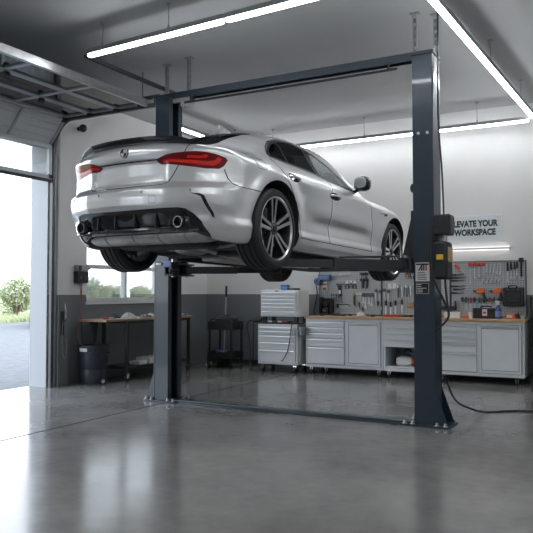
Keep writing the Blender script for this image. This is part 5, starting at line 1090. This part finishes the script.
# cable on the floor
o = MB().tube(spline([(-1.752,6.98,.47),(-1.735,7.02,.40),(-1.68,7.17,.195),(-1.57,7.4,.085),(-1.485,7.7,.014),(-1.30,7.92,.010),(-1.04,8.05,.010),(-.6,8.15,.010),(.3,8.15,.010)],8),.010,8).build('floor_cable','mblack'); tag(o,'black power cable running across the floor to the right from the lift post','cable')

# ---------------------------------------------------------------- outside
struct('ground_asphalt', MB().box(-24.0, WX-.3, -30, 60, -.2, -.02), 'asphalt')
struct('ground_meadow', MB().box(-120, -24.0, -60, 160, -.25, -.02), 'soil')
rr = random.Random(2)
gm = MB()
for i in range(9000):
    d = rr.random()**1.6; x = -24.05 - d*4.5; y = 10 + rr.random()*45; h = .10+rr.random()*.22; a_ = rr.random()*3.14; w_ = .03+rr.random()*.03
    gm.add([(x-w_*math.cos(a_),y-w_*math.sin(a_),-.03),(x+w_*math.cos(a_),y+w_*math.sin(a_),-.03),(x+rr.uniform(-.08,.08),y+rr.uniform(-.08,.08),h)],[(0,1,2)])
me = bpy.data.meshes.new('meadow_grass'); me.from_pydata([tuple(p) for p in gm.v],[],gm.f); me.materials.append(M['grass']); o = bpy.data.objects.new('meadow_grass', me); COL.objects.link(o); tag(o,'tall pale meadow grass beyond the asphalt yard','grass',kind='stuff')
def bush_meshes(seed):
    r = random.Random(seed); vs, fs = [], []
    lobes = [(r.uniform(-.45,.45), r.uniform(-.45,.45), r.uniform(.5,1.7), r.uniform(.4,.6)) for _ in range(9)]
    for lx,ly,lz,lr in lobes:
        for _ in range(420):
            u = Vector((r.gauss(0,1),r.gauss(0,1),r.gauss(0,1))).normalized()*lr*(r.random()**.3); c = Vector((lx,ly,max(.1,lz+u.z))) + Vector((u.x,u.y,0))
            a = Vector((r.gauss(0,1),r.gauss(0,1),r.gauss(0,1))).normalized()*.07; b = a.cross(Vector((r.gauss(0,1),r.gauss(0,1),r.gauss(0,1)))).normalized()*.04; k = len(vs)
            vs += [tuple(c-a),tuple(c+b),tuple(c+a),tuple(c-b)]; fs.append((k,k+1,k+2,k+3))
    me = bpy.data.meshes.new('foliage'); me.from_pydata(vs,[],fs); me.materials.append(M['leaf'])
    m = MB()
    for lx,ly,lz,lr in lobes: m.tube([(lx*.15,ly*.15,0),(lx*.5,ly*.5,lz*.5),(lx,ly,lz)],[.05,.035,.015],6)
    st = m.build('stems','bark'); COL.objects.unlink(st); return me, st.data
BM_ = [bush_meshes(s_) for s_ in (1,2,3)]
nth = ['first','second','third','fourth','fifth','sixth','seventh','eighth','ninth','tenth','eleventh','twelfth','thirteenth','fourteenth','fifteenth']
for i in range(15):
    x, y = -31.5+rr.uniform(-1.5,1.5)-.12*i, 19.0+i*2.05
    where = 'garage opening' if i < 6 else 'window'
    t = thing('bush', 'pale green bush behind the outdoor meadow, %s from the left in the row' % nth[i], 'bush', (x,y,-.03), rr.random()*6, 'bushes behind the yard')
    sc_ = rr.uniform(1.05,1.3); t.scale = (sc_,sc_,sc_*rr.uniform(.75,.95)); a_, b_ = BM_[i%3]
    for nm, me in (('foliage',a_),('stems',b_)): o = bpy.data.objects.new(nm, me); COL.objects.link(o); o.parent = t
# parked car outside, mostly hidden by the door post
pc = thing('parked_car','pale parked car in the yard, its nose peeking past the door post','car',(-20.25,19.85,-.02),R(44.6))
prof = [(-2.1,.35),(-2.15,.7),(-1.9,.95),(-1.2,1.02),(-.6,1.42),(.9,1.45),(1.6,1.05),(2.05,.95),(2.1,.4)]
MB().prism(prof,-.82,.82,'x').build('body','cab',pc,bevel=.08)
MB().prism([(-1.08,1.04),(-.58,1.38),(.85,1.40),(1.42,1.06)],-.825,.825,'x').build('side_windows','gblack',pc,bevel=.02)
MB().prism([(-1.24,1.06),(-.66,1.42),(-.68,1.44),(-1.28,1.08)],-.68,.68,'x').build('windscreen','gblack',pc)
for s in (-1,1):
    for y_ in (-1.3,1.3): MB().lathe([(0,s*.70),(.30,s*.70),(.32,s*.74),(.32,s*.84),(.30,s*.86),(.2,s*.85),(0,s*.85)],24,'x',(0,y_,.32)).build('wheel','rubber',pc)
    MB().box(s*.55-.16,s*.55+.16,-2.17,-2.10,.62,.76).build('headlamp','chrome',pc,bevel=.02)
MB().box(-.4,.4,-2.17,-2.12,.45,.56).build('grille','mblack',pc)
MB().box(-.80,.80,-1.9,1.9,.22,.40).build('chassis','mblack',pc)
# ---------------------------------------------------------------- world, sun, camera
wd = bpy.data.worlds.new('sky'); SC.world = wd; wd.use_nodes = True; nt = wd.node_tree
bg = nt.nodes['Background']; tc = nt.nodes.new('ShaderNodeTexCoord'); sp = nt.nodes.new('ShaderNodeSeparateXYZ'); nt.links.new(tc.outputs['Generated'], sp.inputs[0])
cr = nt.nodes.new('ShaderNodeValToRGB'); cr.color_ramp.elements[0].position = 0.; cr.color_ramp.elements[0].color = (.92, .95, 1, 1); cr.color_ramp.elements[1].position = .9; cr.color_ramp.elements[1].color = (.62, .76, .95, 1)
nt.links.new(sp.outputs['Z'], cr.inputs[0]); nt.links.new(cr.outputs[0], bg.inputs[0]); bg.inputs[1].default_value = SKY
for y0, y1 in (D1, D2):                                        # sky portals in the two door openings
    l = bpy.data.lights.new('sky_portal', 'AREA'); l.shape = 'RECTANGLE'; l.size = y1-y0; l.size_y = 2.8; l.cycles.is_portal = True
    o = bpy.data.objects.new('sky_portal', l); COL.objects.link(o); o.location = (WX-.31, (y0+y1)/2, 1.4); o.rotation_euler = (R(90), 0, R(-90))
cam = bpy.data.cameras.new('camera'); co = bpy.data.objects.new('camera', cam); COL.objects.link(co); SC.camera = co
cam.sensor_width = 36; cam.lens = 36*688/533; co.location = (0, 0, 1.31)
co.rotation_euler = (math.pi/2 + math.atan(25.5/688), 0, math.atan(373.5/688)); cam.clip_start = .05; cam.clip_end = 400
vs_ = SC.view_settings; vs_.view_transform = 'Standard'; vs_.look = 'None'; vs_.gamma = 1; vs_.use_curve_mapping = False; vs_.exposure = EXPO
SC.cycles.max_bounces = 10; SC.cycles.diffuse_bounces = 5; SC.cycles.glossy_bounces = 5; SC.cycles.transparent_max_bounces = 16; SC.cycles.caustics_reflective = False; SC.cycles.caustics_refractive = False; SC.cycles.sample_clamp_indirect = 6
